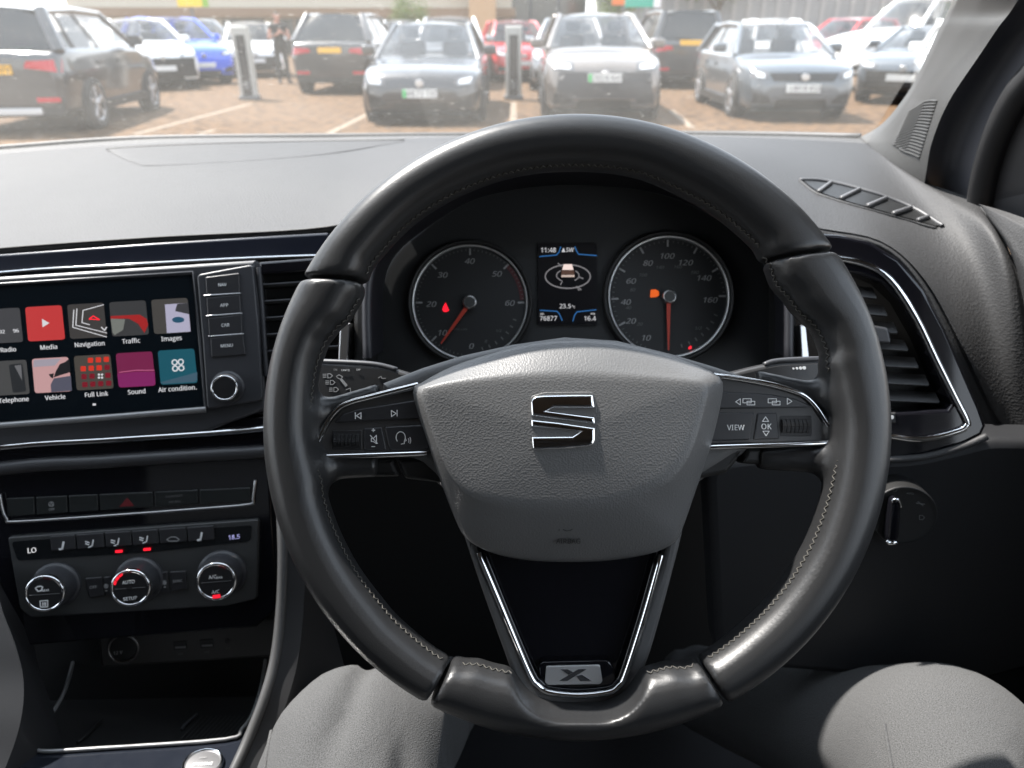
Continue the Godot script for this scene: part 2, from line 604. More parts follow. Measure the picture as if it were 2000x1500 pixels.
func steering_wheel() -> void:
	wheel_frame = frame_at(at_depth(1125, 823, WD), 0, 29.0)
	var fr := wheel_frame
	var w := thing("steering_wheel", "black leather three-spoke steering wheel with silver S emblem on its grey hub", "steering wheel", fr)
	var tab := [0, 503, 10, 497, 14.8, 495, 17, 503, 21.2, 502, 30.2, 479, 36.3, 473, 41.7, 485, 46.3, 495, 64, 499, 78, 506, 90, 505, 109.5, 508, 127, 510, 142, 506, 146.5, 496, 149.8, 487, 154.8, 488, 159.3, 503, 162.4, 512, 167.7, 515, 180, 512, 192.3, 502, 196.6, 506, 220, 507, 229, 511, 241, 515, 244, 506, 249, 492, 270, 470, 291, 492, 296, 508, 300, 509, 312, 506, 332, 505, 343.7, 503, 360, 503]
	inner_r.resize(360)
	outer_r.resize(360)
	var pts := []                                    # the traced edges, taken from the picture to the wheel's own plane
	for i in 720:
		var deg := i / 2.0
		for k in range(0, tab.size() - 2, 2):
			if deg >= tab[k] and deg <= tab[k + 2]:
				var r := lerpf(tab[k + 1], tab[k + 3], smoothstep(0, 1, (deg - tab[k]) / float(tab[k + 2] - tab[k])))
				var c := Vector2(cos(deg_to_rad(deg)), -sin(deg_to_rad(deg)))
				pts.append([wp(1125 + c.x * r, 835 + c.y * r), wp(1125 + c.x * 605.0, 835 + c.y * 605.0)])
				break
	for w2 in 2:
		var best := []
		best.resize(360)
		for q in pts:
			var a := fposmod(rad_to_deg(atan2(q[w2].y, q[w2].x)), 360.0)
			best[int(a)] = q[w2].length()
		for i in 360:
			if best[i] == null:
				best[i] = best[(i + 359) % 360] if best[(i + 359) % 360] != null else best[(i + 1) % 360]
			if w2 == 0:
				inner_r[i] = best[i]
			else:
				outer_r[i] = best[i]
	var l1a := wp(718, 553); var l1b := wp(590, 548)
	var l2a := wp(1487, 513); var l2b := wp(1622, 495)
	var l3a := wp(830, 1376); var l3b := wp(880, 1290)
	var l4a := wp(1420, 1381); var l4b := wp(1365, 1290)
	var g := 0.0009
	var k := 0.0035
	var leather: Material = mats.rim_leather
	var R := 0.196
	var top := func(p: Vector3) -> float:
		var d := rim_field(p)
		return smax(d, maxf(cut(p, l1a, l1b) if p.x < 0 else -1.0, -cut(p, l2a, l2b) if p.x > 0 else -1.0) + g, k)
	part(w, "rim_cover", nets(Vector3(-R, wp(0, 580).y, -0.023), Vector3(R, R, 0.023), 0.0021, top), leather)
	var lt := [wp3(596, 815, -0.008), wp3(760, 756, -0.0165), wp3(600, 908, -0.010), wp3(790, 913, -0.017), wp3(592, 845, -0.014), wp3(760, 838, -0.016)]
	var left := func(p: Vector3) -> float:
		var d := rim_field(p)
		var b := minf(minf(capsule(p, lt[0], lt[1], 0.0078, 0.0056), capsule(p, lt[2], lt[3], 0.0100, 0.006)), capsule(p, lt[4], lt[5], 0.009, 0.006))
		d = smin(d, smax(b, p.x - wp(740, 0).x, 0.002), 0.012)
		return smax(d, maxf(-cut(p, l1a, l1b), -cut(p, l3a, l3b)) + g, k)
	part(w, "rim_cover", nets(Vector3(-R, wp(0, 1400).y, -0.026), Vector3(wp(900, 0).x, wp(0, 530).y, 0.023), 0.0021, left), leather)
	var rt := [wp3(1650, 782, -0.008), wp3(1450, 728, -0.0165), wp3(1650, 895, -0.010), wp3(1440, 898, -0.017), wp3(1656, 840, -0.014), wp3(1460, 830, -0.016)]
	var right := func(p: Vector3) -> float:
		var d := rim_field(p)
		var b := minf(minf(capsule(p, rt[0], rt[1], 0.0078, 0.0056), capsule(p, rt[2], rt[3], 0.0100, 0.006)), capsule(p, rt[4], rt[5], 0.009, 0.006))
		d = smin(d, smax(b, wp(1481, 0).x - p.x, 0.002), 0.012)
		return smax(d, maxf(cut(p, l2a, l2b), cut(p, l4a, l4b)) + g, k)
	part(w, "rim_cover", nets(Vector3(wp(1350, 0).x, wp(0, 1400).y, -0.026), Vector3(R, wp(0, 480).y, 0.023), 0.0021, right), leather)
	var va := wp(940, 1150); var vb := wp(1005, 1325)
	var vc := wp(1254, 1320); var vd := wp(1296, 1190)
	var low := func(p: Vector3) -> float:
		var d := rim_field(p)
		var v := smax(smax(-cut(p, va, vb), -cut(p, vc, vd), 0.01), wp(0, 1388).y - p.y, 0.022)
		d = smax(d, -v, 0.004)
		return smax(d, maxf(cut(p, l3a, l3b), -cut(p, l4a, l4b)) + g, k)
	part(w, "rim_cover", nets(Vector3(wp(800, 0).x, -R, -0.023), Vector3(wp(1450, 0).x, wp(0, 1270).y, 0.023), 0.0021, low), leather)
	# thread along the inner edge: short slanted stitches
	var runs := [[150.5, 177.0], [190.0, 240.0], [244.5, 255.0], [285.5, 295.0], [299.0, 351.0], [11.0, 41.0], [43.5, 145.0]]
	for run in runs:
		var mb := MB.new()
		var a: float = run[0]
		var odd := 0
		while a < run[1]:
			var st2 := []
			for e in 2:
				var an := deg_to_rad(a + (0.62 if e == 1 else 0.0))
				var io := rim_inner(Vector3(cos(an), sin(an), 0))
				var ri := io.x
				var hw := (io.y - ri) / 2
				var ph := deg_to_rad(180.0 - (22.0 if (e == 1) != (odd == 1) else 14.0))
				var cr := pow(pow(absf(cos(ph)), 2.3) + pow(absf(sin(ph)), 2.3), -1 / 2.3)
				var rr := ri + hw + cos(ph) * hw * (cr + 0.02)
				st2.append(Vector3(cos(an) * rr, sin(an) * rr, sin(ph) * 0.0185 * (cr + 0.02)))
			tube_in(mb, PackedVector3Array(st2), 0.00034, 5)
			a += 0.72
			odd = 1 - odd
		var stitch := part(w, "stitching", mb.done(), mats.thread)
		stitch.set_meta("kind", "stuff")

	# hub pad: rings from the outline inwards, with the raised face bounded by soft creases
	var outline = spline(pp(fr, [806, 768, 822, 748, 880, 716, 950, 692, 1030, 671, 1110, 663, 1200, 667, 1290, 687, 1370, 716, 1404, 734, 1413, 756, 1404, 810, 1386, 880, 1358, 965, 1334, 1035, 1316, 1064, 1270, 1084, 1190, 1097, 1110, 1100, 1025, 1096, 955, 1080, 908, 1052, 886, 1010, 862, 945, 834, 860], -0.004), 4, true)
	var face = spline(pp(fr, [826, 772, 840, 756, 900, 744, 1000, 735, 1110, 732, 1220, 735, 1310, 740, 1366, 748, 1378, 764, 1368, 810, 1350, 870, 1325, 915, 1285, 950, 1200, 980, 1110, 990, 1010, 986, 930, 970, 895, 945, 870, 905, 848, 850], 0.016), 4, true)
	var mid := hit(fr, 1105, 850, 0.017)
	var rows := []
	var N := 140
	for lay in [[0.0, -0.025], [0.0, -0.008], [0.02, -0.0038], [0.06, -0.0010], [0.14, 0.0012], [0.35, 0.0062], [0.6, 0.0108], [0.85, 0.0144], [0.95, 0.0156], [1.04, 0.0163], [1.12, 0.0167], [1.35, 0.0175], [1.7, 0.0184], [2.0, 0.0188]]:
		var row := []
		for i in N:
			var an := TAU * i / N
			var d := Vector2(cos(an), sin(an))
			var ro := cast(outline, mid, d)
			var rf := cast(face, mid, d)
			var q: float = lerpf(ro, rf, minf(lay[0], 1.0))
			if lay[0] > 1.0:
				q = rf * (2.0 - lay[0])
			row.append(Vector3(mid.x + d.x * q, mid.y + d.y * q, lay[1]))
		rows.append(row)
	var hub := part(w, "hub_pad", grid(rows, true), mats.hub_skin)
	# emblem
	var plate := slab(rounded(pp(fr, [1036, 774, 1062, 766, 1158, 765, 1166, 797, 1168, 868, 1152, 880, 1046, 884, 1036, 876], 0.0182), 0.002, 4), 0.013, 0.0182, 0.0004)
	var em := part(hub, "emblem_base", plate, mats.spoke_plastic)
	part(hub, "emblem", slab(pp(fr, [1037.5, 812, 1036.5, 786, 1040, 778, 1047, 773.5, 1060, 771.5, 1120, 770.5, 1156, 770.5, 1159, 772, 1162, 797, 1082, 796.5, 1067, 803, 1162, 814, 1163, 828.5, 1120, 823], 0.0194), 0.0165, 0.0198, 0.0016, 4), mats.chrome)
	part(hub, "emblem", slab(pp(fr, [1037, 818.5, 1090, 824.5, 1163, 835.5, 1163, 860, 1160, 868, 1151, 873, 1100, 877, 1050, 879.5, 1042, 879, 1039, 875, 1038, 852.5, 1118, 852, 1133, 843, 1037, 833.5], 0.0194), 0.0165, 0.0198, 0.0016, 4), mats.chrome)
	lettering(hub, fr, "AIRBAG", 1110, 1057, 10, mats.print_dark, 0.0088, 0, "lettering").rotate_object_local(Vector3.RIGHT, deg_to_rad(16))
	strokes(hub, fr, [[1092, 1026, 1092, 1036], [1100, 1034, 1106, 1037, 1114, 1036, 1120, 1032, 1126, 1029], [1106, 1026, 1112, 1024]], 1.6, 0.0112, mats.print_dark)

	# upper shroud behind the pad, and the lower spoke
	part(w, "spoke_cover", slab(pp(fr, [743, 747, 820, 717, 900, 692, 1000, 670, 1105, 655, 1210, 662, 1320, 689, 1400, 713, 1478, 738, 1478, 880, 1440, 900, 1300, 990, 900, 990, 800, 900, 743, 890], -0.008), -0.024, -0.010, 0.0085, 5), mats.spoke_plastic)
	part(w, "lower_spoke", slab(spline_corner(pp(fr, [884, 960, 900, 1030, 940, 1150, 985, 1275, 1003, 1325, 1022, 1352, 1046, 1372, 1082, 1384, 1130, 1388, 1180, 1384, 1212, 1372, 1238, 1348, 1254, 1320, 1270, 1280, 1296, 1190, 1334, 1045, 1348, 965, 1318, 960, 1298, 1085, 1222, 1318, 1208, 1338, 1190, 1349, 1130, 1355, 1070, 1349, 1052, 1338, 1038, 1318, 930, 1082, 908, 960], -0.013)), -0.027, -0.013, 0.003, 3), mats.spoke_plastic)
	part(w, "spoke_inlay", slab(pp(fr, [920, 1070, 1305, 1070, 1228, 1330, 1192, 1356, 1130, 1362, 1068, 1356, 1032, 1330], -0.022), -0.034, -0.022), mats.gloss_black)
	piped(w, fr, [935, 1080, 985, 1200, 1034, 1316, 1050, 1338, 1072, 1352, 1130, 1358, 1188, 1352, 1208, 1340, 1222, 1316, 1258, 1205, 1292, 1084], -0.0122, 0.0018, mats.chrome, "chrome_strip", 4)
	piped(w, fr, [946, 1080, 994, 1200, 1042, 1312, 1056, 1331, 1074, 1343, 1130, 1348, 1186, 1343, 1202, 1333, 1214, 1312, 1248, 1205, 1282, 1084], -0.0150, 0.0011, mats.gloss_black, "gloss_bead", 4)
	part(w, "badge_holder", slab(rounded(pp(fr, [1052, 1300, 1060, 1292, 1188, 1290, 1198, 1300, 1206, 1334, 1188, 1348, 1074, 1350, 1052, 1338], -0.016), 0.002, 3), -0.025, -0.016, 0.001), mats.gloss_black)
	var bd := part(w, "badge", slab(rounded(pp(fr, [1067, 1301, 1172, 1299, 1177, 1331, 1172, 1337, 1070, 1339, 1064, 1333], -0.0148), 0.001, 3), -0.017, -0.0148, 0.0006), mat("badge_silver", Color(0.66, 0.66, 0.66), 0.32, 0.7))
	flat(bd, fr, [1092, 1330, 1130, 1307, 1146, 1307, 1108, 1330], -0.0144, mats.chrome)
	flat(bd, fr, [1126, 1320, 1137, 1318, 1156, 1330, 1133, 1330], -0.0144, mats.chrome)
	flat(bd, fr, [1094, 1307, 1108, 1307, 1120, 1313, 1110, 1318], -0.0144, mats.chrome)

	# left switch pod
	var pod := part(w, "switch_pod", slab(pp(fr, [830, 745, 806, 760, 752, 773, 702, 785, 668, 800, 646, 825, 632, 852, 618, 880, 628, 889, 850, 886], -0.007), -0.02, -0.0075, 0.0008), mats.pod_panel)
	piped(pod, fr, [818, 752, 770, 764, 720, 777, 690, 785, 665, 797, 644, 820, 629, 850, 613, 880, 612, 887, 620, 891, 700, 889, 835, 885], -0.0062, 0.0017, mats.chrome, "chrome_strip", 4)
	button(pod, fr, [662, 820, 672, 808, 700, 799, 830, 779, 835, 817, 655, 826], -0.012, -0.0062, mats.button, "button", 4)
	button(pod, fr, [752, 833, 835, 829, 840, 878, 762, 880], -0.012, -0.0064, mats.button, "button", 4)
	button(pod, fr, [712, 836, 748, 834, 757, 879, 712, 880], -0.012, -0.0068, mats.button, "button", 3)
	roller(pod, fr, 681, 859, 50, 30, -0.0085)
	strokes(pod, fr, [[696, 806, 696, 818], [707, 806, 707, 818, 698, 812, 707, 806]], 1.5, -0.0060, mats.print)
	strokes(pod, fr, [[777, 801, 777, 813], [766, 802, 766, 814, 775, 807.5, 766, 802]], 1.5, -0.0060, mats.print)
	strokes(pod, fr, [[728, 840, 734, 840], [731, 837, 731, 843], [728, 872, 734, 872], [725, 850, 739, 866], [727, 862, 727, 856, 731, 856, 737, 850, 737, 866, 731, 862, 727, 862]], 1.3, -0.0066, mats.print)
	strokes(pod, fr, [ell(784, 854, 9, 11, 12, 2.4, 6.9), [793, 856, 795, 860, 791, 862, 791, 866, 785, 867], ell(796, 860, 4, 6, 6, -0.7, 0.7), ell(797, 860, 6.5, 9, 6, -0.7, 0.7)], 1.4, -0.0062, mats.print)
	# right switch pod
	var pod2 := part(w, "switch_pod", slab(pp(fr, [1380, 733, 1404, 738, 1470, 749, 1530, 763, 1563, 775, 1587, 797, 1606, 827, 1625, 853, 1620, 862, 1370, 868], -0.007), -0.02, -0.0075, 0.0008), mats.pod_panel)
	piped(pod2, fr, [1385, 733, 1440, 740, 1500, 751, 1545, 764, 1570, 775, 1592, 797, 1611, 826, 1630, 852, 1629, 859, 1618, 864, 1530, 868, 1375, 873], -0.0062, 0.0017, mats.chrome, "chrome_strip", 4)
	button(pod2, fr, [1385, 764, 1500, 770, 1548, 778, 1590, 796, 1385, 799], -0.012, -0.0062, mats.button, "button", 4)
	button(pod2, fr, [1380, 806, 1471, 806, 1462, 859, 1375, 862], -0.012, -0.0064, mats.button, "button", 4)
	button(pod2, fr, [1476, 807, 1514, 806, 1519, 857, 1468, 859], -0.012, -0.0068, mats.button, "button", 3)
	roller(pod2, fr, 1549, 832, 54, 32, -0.0085)
	lettering(pod2, fr, "VIEW", 1434, 835, 10.5, mats.print, -0.0062)
	lettering(pod2, fr, "OK", 1493, 833, 11, mats.print, -0.0066)
	strokes(pod2, fr, [[1492, 814, 1486, 823, 1498, 823], [1487, 842, 1499, 842, 1493, 851]], 1.3, -0.0066, mats.print, "symbol", true)
	strokes(pod2, fr, [[1443, 779, 1434, 785, 1443, 791], [1534, 778, 1534, 790, 1543, 784]], 1.3, -0.0060, mats.print, "symbol", true)
	for x in [1448, 1497]:
		strokes(pod2, fr, [[x, 779, x + 16, 779, x + 16, 787, x, 787], [x + 8, 784, x + 23, 784, x + 23, 791, x + 8, 791]], 1.3, -0.0060, mats.print, "symbol", true)
	pod.position.z += 0.003
	pod2.position.z += 0.003
	# dark covers under the pods
	for q in [[612, 893, 768, 896, 781, 931, 665, 933, 640, 924], [774, 896, 850, 893, 868, 944, 790, 935], [1375, 877, 1452, 874, 1440, 902, 1420, 925, 1355, 938], [1458, 874, 1622, 868, 1612, 905, 1560, 915, 1448, 905]]:
		part(w, "pod_cover", slab(rounded(pp(fr, q, -0.011), 0.002, 3), -0.023, -0.011, 0.003, 3), mats.black_plastic)
func spline_corner(p: PackedVector2Array) -> PackedVector2Array:
	return rounded(p, 0.012, 4)
func cast(poly, o: Vector2, d: Vector2) -> float:
	for i in poly.size():
		var q = Geometry2D.segment_intersects_segment(o, o + d, poly[i], poly[(i + 1) % poly.size()])
		if q != null:
			return o.distance_to(q)
	return 0.01
func roller(parent: Node, fr: Transform3D, cx, cy, w_px, h_px, lift: float) -> void:
	var c := hit(fr, cx, cy, lift)
	var s := hit(fr, cx + 1, cy, lift).distance_to(c)
	part(parent, "roller_well", slab(rounded(rect2((w_px + 8) * s, (h_px + 8) * s, c.x, c.y), 0.001, 3), lift - 0.004, lift + 0.0012, 0.0004), mats.rubber)
	var gear := PackedVector2Array()
	for i in 64:
		var a := TAU * i / 64
		var r: float = h_px * s / 2 * (1.0 if i % 2 == 0 else 0.94)
		gear.append(Vector2(cos(a) * r, sin(a) * r))
	var mb := MB.new()
	var n := 7
	for i in n:
		var x0: float = c.x + (i - n / 2.0) * w_px * s / n
		slab_in(mb, gear, 0, w_px * s / n * 0.86, 0.0, 1, Transform3D(Basis(Vector3.FORWARD, Vector3.UP, Vector3.RIGHT), Vector3(x0, c.y, lift - 0.001)))
	part(parent, "roller", mb.done(), mats.rubber)

# ---------------------------------------------------------------- own car: shell, windscreen, pillar
var screen_base := []          # where the windscreen meets the dash
func cabin() -> void:
	for q in [[-1000, 367, 0.90], [-420, 322, 1.02], [-200, 305, 1.07], [0, 290, 1.13], [260, 272, 1.17], [600, 267, 1.2], [1000, 264, 1.2], [1300, 262, 1.16], [1500, 263.5, 1.09], [1680, 268, 1.0]]:
		screen_base.append(at_z(q[0], q[1], q[2]))
	var b := thing("car_body", "dark cabin shell around the driver with grey pillar trim and door frame", "car body")
	# windscreen: two sheets, the glass itself and the film of dust on its outer face
	var base: PackedVector3Array = spline(PackedVector3Array(screen_base), 4)
	var rows := []
	var rows2 := []
	var uvs := PackedVector2Array()
	for j in 13:
		var t := j / 12.0
		var row := []
		var row2 := []
		for i in base.size():
			var f := i / float(base.size() - 1)
			var topx := lerpf(-0.97, 0.30, f)
			var bow := 4.0 * f * (1.0 - f)
			var top := Vector3(topx, 1.62, -0.20 - 0.09 * bow)
			var q := base[i].lerp(top, t) + Vector3(0, 0.035, -0.03) * (4.0 * t * (1.0 - t)) * 0.6
			row.append(q + Vector3(0, -0.012, 0.02) * (1.0 - t))
			row2.append(q + Vector3(0, -0.004, -0.006) + Vector3(0, -0.012, 0.02) * (1.0 - t))
			uvs.append(Vector2(f * 1.6, t * 0.9))
		rows.append(row)
		rows2.append(row2)
	var glass := mat("windscreen_glass", Color(0.5, 0.55, 0.54), 0.02)
	glass.transparency = BaseMaterial3D.TRANSPARENCY_ALPHA
	glass.albedo_color.a = 0.03
	part(b, "windscreen", grid(rows), glass)
	var film := MB.new()
	grid_in(film, rows2)
	film.uv = uvs
	part(b, "windscreen_dust", film.done(), dust_film())
	# black band along the foot of the glass
	part(b, "glass_seal", tube(PackedVector3Array(base), 0.0055, 6, false, Vector3.UP), mats.rubber)
	# shell, mostly behind and above the lens
	part(b, "roof_lining", box(Vector3(-0.335, 1.66, 1.06), Vector3(1.66, 0.05, 2.72)), mats.headliner)
	part(b, "roof_lining", box(Vector3(-0.335, 1.655, -0.275), Vector3(1.30, 0.04, 0.06)), mats.headliner)
	part(b, "cabin_floor", box(Vector3(-0.335, 0.36, 0.6), Vector3(1.72, 0.04, 3.2)), mats.carpet)
	part(b, "bulkhead", box(Vector3(-0.335, 0.74, -1.02), Vector3(1.72, 0.72, 0.04)), mats.carpet)
	part(b, "rear_wall", box(Vector3(-0.335, 0.75, 2.2), Vector3(1.70, 0.8, 0.05)), mats.carpet)
	part(b, "door_panel", box(Vector3(-1.19, 0.72, 0.6), Vector3(0.05, 0.76, 3.2)), mats.black_plastic)
	part(b, "door_panel", box(Vector3(0.535, 0.71, 0.75), Vector3(0.05, 0.74, 2.7)), mats.black_plastic)
	var tint := mat("privacy_glass", Color(0.01, 0.012, 0.012), 0.03)
	tint.transparency = BaseMaterial3D.TRANSPARENCY_ALPHA
	tint.albedo_color.a = 0.75
	part(b, "rear_screen", box(Vector3(-0.335, 1.4, 2.2), Vector3(1.70, 0.5, 0.006)), tint)
	for x in [-1.17, 0.51]:
		part(b, "rear_side_window", box(Vector3(x, 1.35, 1.17), Vector3(0.006, 0.54, 1.1)), tint)
		part(b, "side_pillar", box(Vector3(x, 1.36, 0.55), Vector3(0.06, 0.58, 0.16), 0.01), mats.headliner)
		part(b, "side_pillar", box(Vector3(x, 1.36, 1.95), Vector3(0.06, 0.58, 0.5), 0.01), mats.headliner)
		part(b, "roof_rail", box(Vector3(x, 1.615, 1.0), Vector3(0.07, 0.07, 2.6), 0.01), mats.headliner)
	# driver-side windscreen pillar: grey face towards the cabin, dark flank towards the door
	var le := [at_z(1680, 268, 0.995), at_z(1712, 250, 0.975), at_z(1742, 222, 0.95), at_z(1781, 168, 0.915), at_z(1814, 100, 0.88), at_z(1838, 50, 0.85), at_z(1861, 0, 0.82), at_z(1960, -220, 0.66), at_z(2100, -560, 0.44)]
	var md := [at_z(1725, 312, 0.90), at_z(1760, 298, 0.87), at_z(1795, 260, 0.84), at_z(1830, 190, 0.80), at_z(1868, 110, 0.77), at_z(1896, 55, 0.745), at_z(1923, 0, 0.72), at_z(2040, -220, 0.58), at_z(2200, -560, 0.38)]
	var ri := [at_z(1803, 372, 0.80), at_z(1810, 330, 0.785), at_z(1820, 278, 0.77), at_z(1852, 200, 0.74), at_z(1915, 105, 0.71), at_z(1950, 53, 0.69), at_z(1988, 0, 0.67), at_z(2110, -220, 0.54), at_z(2270, -560, 0.35)]
	var dk := [at_z(1905, 420, 0.74), at_z(1908, 370, 0.73), at_z(1915, 320, 0.72), at_z(1945, 235, 0.70), at_z(2010, 130, 0.67), at_z(2045, 75, 0.65), at_z(2085, 20, 0.63), at_z(2200, -200, 0.52), at_z(2360, -540, 0.34)]
	var fr_rows := []
	for l in [le, md, ri]:
		fr_rows.append(spline(PackedVector3Array(l), 5))
	var full := [[], [], [], [], [], [], [], [], [], [], []]     # face of the pillar, bowed between its edges, folding away behind the glass edge
	for i in fr_rows[0].size():
		var e: Vector3 = fr_rows[0][i]
		var m: Vector3 = fr_rows[1][i]
		var r: Vector3 = fr_rows[2][i]
		full[0].append(e + Vector3(0.03, 0, -0.03))
		for k in 10:
			var t := k / 9.0
			full[k + 1].append(e.lerp(m, t).lerp(m.lerp(r, t), t).lerp(e.lerp(r, t), 0.4))
	var pl := part(b, "pillar_trim", grid(full), mats.pillar)
	var dkr: PackedVector3Array = spline(PackedVector3Array(dk), 4)
	var flank := []
	for k in 6:
		var row := []
		for i in dkr.size():
			row.append(fr_rows[2][i].lerp(dkr[i], k / 5.0) + Vector3(0.02, 0, -0.03) * sin(k / 5.0 * PI))
		flank.append(row)
	part(b, "pillar_flank", grid(flank), mat("flank_plastic", Color(0.055, 0.058, 0.068), 0.6))
	# door frame and rubber behind it
	var a0 := at_z(1900, 430, 0.72)
	var sealp := PackedVector3Array([at_z(1912, 400, 0.725), at_z(1925, 330, 0.715), at_z(1950, 255, 0.70), at_z(1990, 180, 0.68), at_z(2060, 90, 0.65), at_z(2240, -200, 0.53), at_z(2400, -540, 0.36)])
	part(b, "door_seal", tube(spline(sealp, 4), 0.012, 8, false, Vector3.RIGHT), mats.rubber)
	var df := []
	for off in [Vector3(0, 0, 0), Vector3(0.02, 0, 0.05), Vector3(0.035, 0, 0.16)]:
		var row := []
		for q in spline(sealp, 4):
			row.append(q + off + Vector3(0.006, 0, 0))
		df.append(row)
	part(b, "door_frame", grid(df), mat("door_frame_paint", Color(0.045, 0.045, 0.048), 0.4))
	part(b, "quarter_trim", grid([[at_z(1925, 300, 0.73), at_z(2300, 150, 0.6)], [at_z(1912, 420, 0.73), at_z(2300, 560, 0.55)]]), mat("quarter_plastic", Color(0.042, 0.042, 0.045), 0.5))
	# door top trim meeting the dash
	var d0 := [at_z(1910, 398, 0.70), at_z(1960, 412, 0.66), at_z(2040, 440, 0.60), at_z(2150, 480, 0.52)]
	var d1 := [at_z(1918, 402, 0.69), at_z(1962, 425, 0.645), at_z(2040, 470, 0.58), at_z(2150, 530, 0.5)]
	var d2 := [at_z(1926, 418, 0.68), at_z(1975, 485, 0.615), at_z(2040, 600, 0.55), at_z(2150, 760, 0.47)]
	var d3 := [at_z(1940, 450, 0.69), at_z(1990, 540, 0.625), at_z(2045, 900, 0.56), at_z(2150, 1100, 0.48)]
	var dr := []
	for l in [d0, d1, d2, d3]:
		dr.append(spline(PackedVector3Array(l), 4))
	var dr2 := []
	for k in dr.size() - 1:
		for s in 3:
			var row := []
			for i in dr[0].size():
				row.append(dr[k][i].lerp(dr[k + 1][i], s / 3.0))
			dr2.append(row)
	dr2.append(dr[3])
	part(b, "door_top", grid(dr2), mats.dash_skin)
	# speaker grille in the pillar: curved ribs over a dark mesh
	var gl := []
	for k in 7:
		var t := k / 6.0
		var line := []
		for j in 9:
			var h := j / 8.0
			line.append_array([lerpf(lerpf(1738, 1780, h), lerpf(1793, 1829, h), t), lerpf(lerpf(283, 196, h), lerpf(318, 201, h), t)])
		gl.append(conform(line, 0.0012, full))
	var gp := part(pl, "speaker_grille", grid(gl), mat("grille_back", Color(0.05, 0.05, 0.05), 0.7))
	for i in 19:
		var h := 1.0 - i / 18.0
		var line := []
		for k in 10:
			var t := k / 9.0                          # from the door side towards the glass, each rib dips where it bends
			var hh := clampf(h - 0.05 + 0.05 * cos(t * 3.0) - maxf(0.0, t - 0.45) * 0.42, 0.01, 0.99)
			line.append_array([lerpf(lerpf(1793, 1829, hh), lerpf(1738, 1780, hh), t), lerpf(lerpf(318, 201, hh), lerpf(283, 196, hh), t)])
			if hh <= 0.011 or t > 0.8:
				break
		if line.size() >= 6:
			part(gp, "grille_rib", tube(conform(line, 0.0022, full), 0.0012, 5, false, Vector3.UP), mats.pillar)
func pillar_frame(a: Vector3, b: Vector3, c: Vector3) -> Transform3D:
	var u := (b - a).normalized()
	var n := (c - a).cross(u).normalized()
	if n.dot(EYE - a) < 0:
		n = -n
	var v := n.cross(u)
	return Transform3D(Basis(u, v, n), a)
func dust_film() -> StandardMaterial3D:
	var n := 1024
	var big := FastNoiseLite.new()
	big.seed = 4
	big.frequency = 0.006
	big.fractal_octaves = 4
	var im := Image.create(n, n, false, Image.FORMAT_RGBA8)
	for y in n:
		for x in n:
			var a := 0.33 + 0.14 * big.get_noise_2d(x, y) + rng.randf() * 0.02
			im.set_pixel(x, y, Color(0.93, 0.92, 0.90, clampf(a, 0, 1)))
	for i in 7000:                                   # dried specks and splashes
		var cx := rng.randi_range(2, n - 3)
		var cy := rng.randi_range(2, n - 3)
		var r := rng.randf_range(0.4, 1.0) if rng.randf() < 0.9 else rng.randf_range(1.0, 1.8)
		var k := rng.randf_range(0.15, 0.9)
		for y in range(-2, 3):
			for x in range(-2, 3):
				var d := Vector2(x, y).length()
				if d < r + 0.5:
					var c := im.get_pixel(cx + x, cy + y)
					c.a = minf(1.0, c.a + k * clampf(r + 0.5 - d, 0, 1))
					im.set_pixel(cx + x, cy + y, c)
	var m := StandardMaterial3D.new()
	m.resource_name = "windscreen_dust"
	m.albedo_color = Color(1, 1, 1, 0.29)
	m.albedo_texture = ImageTexture.create_from_image(im)
	m.roughness = 1.0
	m.metallic_specular = 0.0
	m.transparency = BaseMaterial3D.TRANSPARENCY_ALPHA
	m.backlight_enabled = true
	m.backlight = Color(0.75, 0.74, 0.72)
	return m

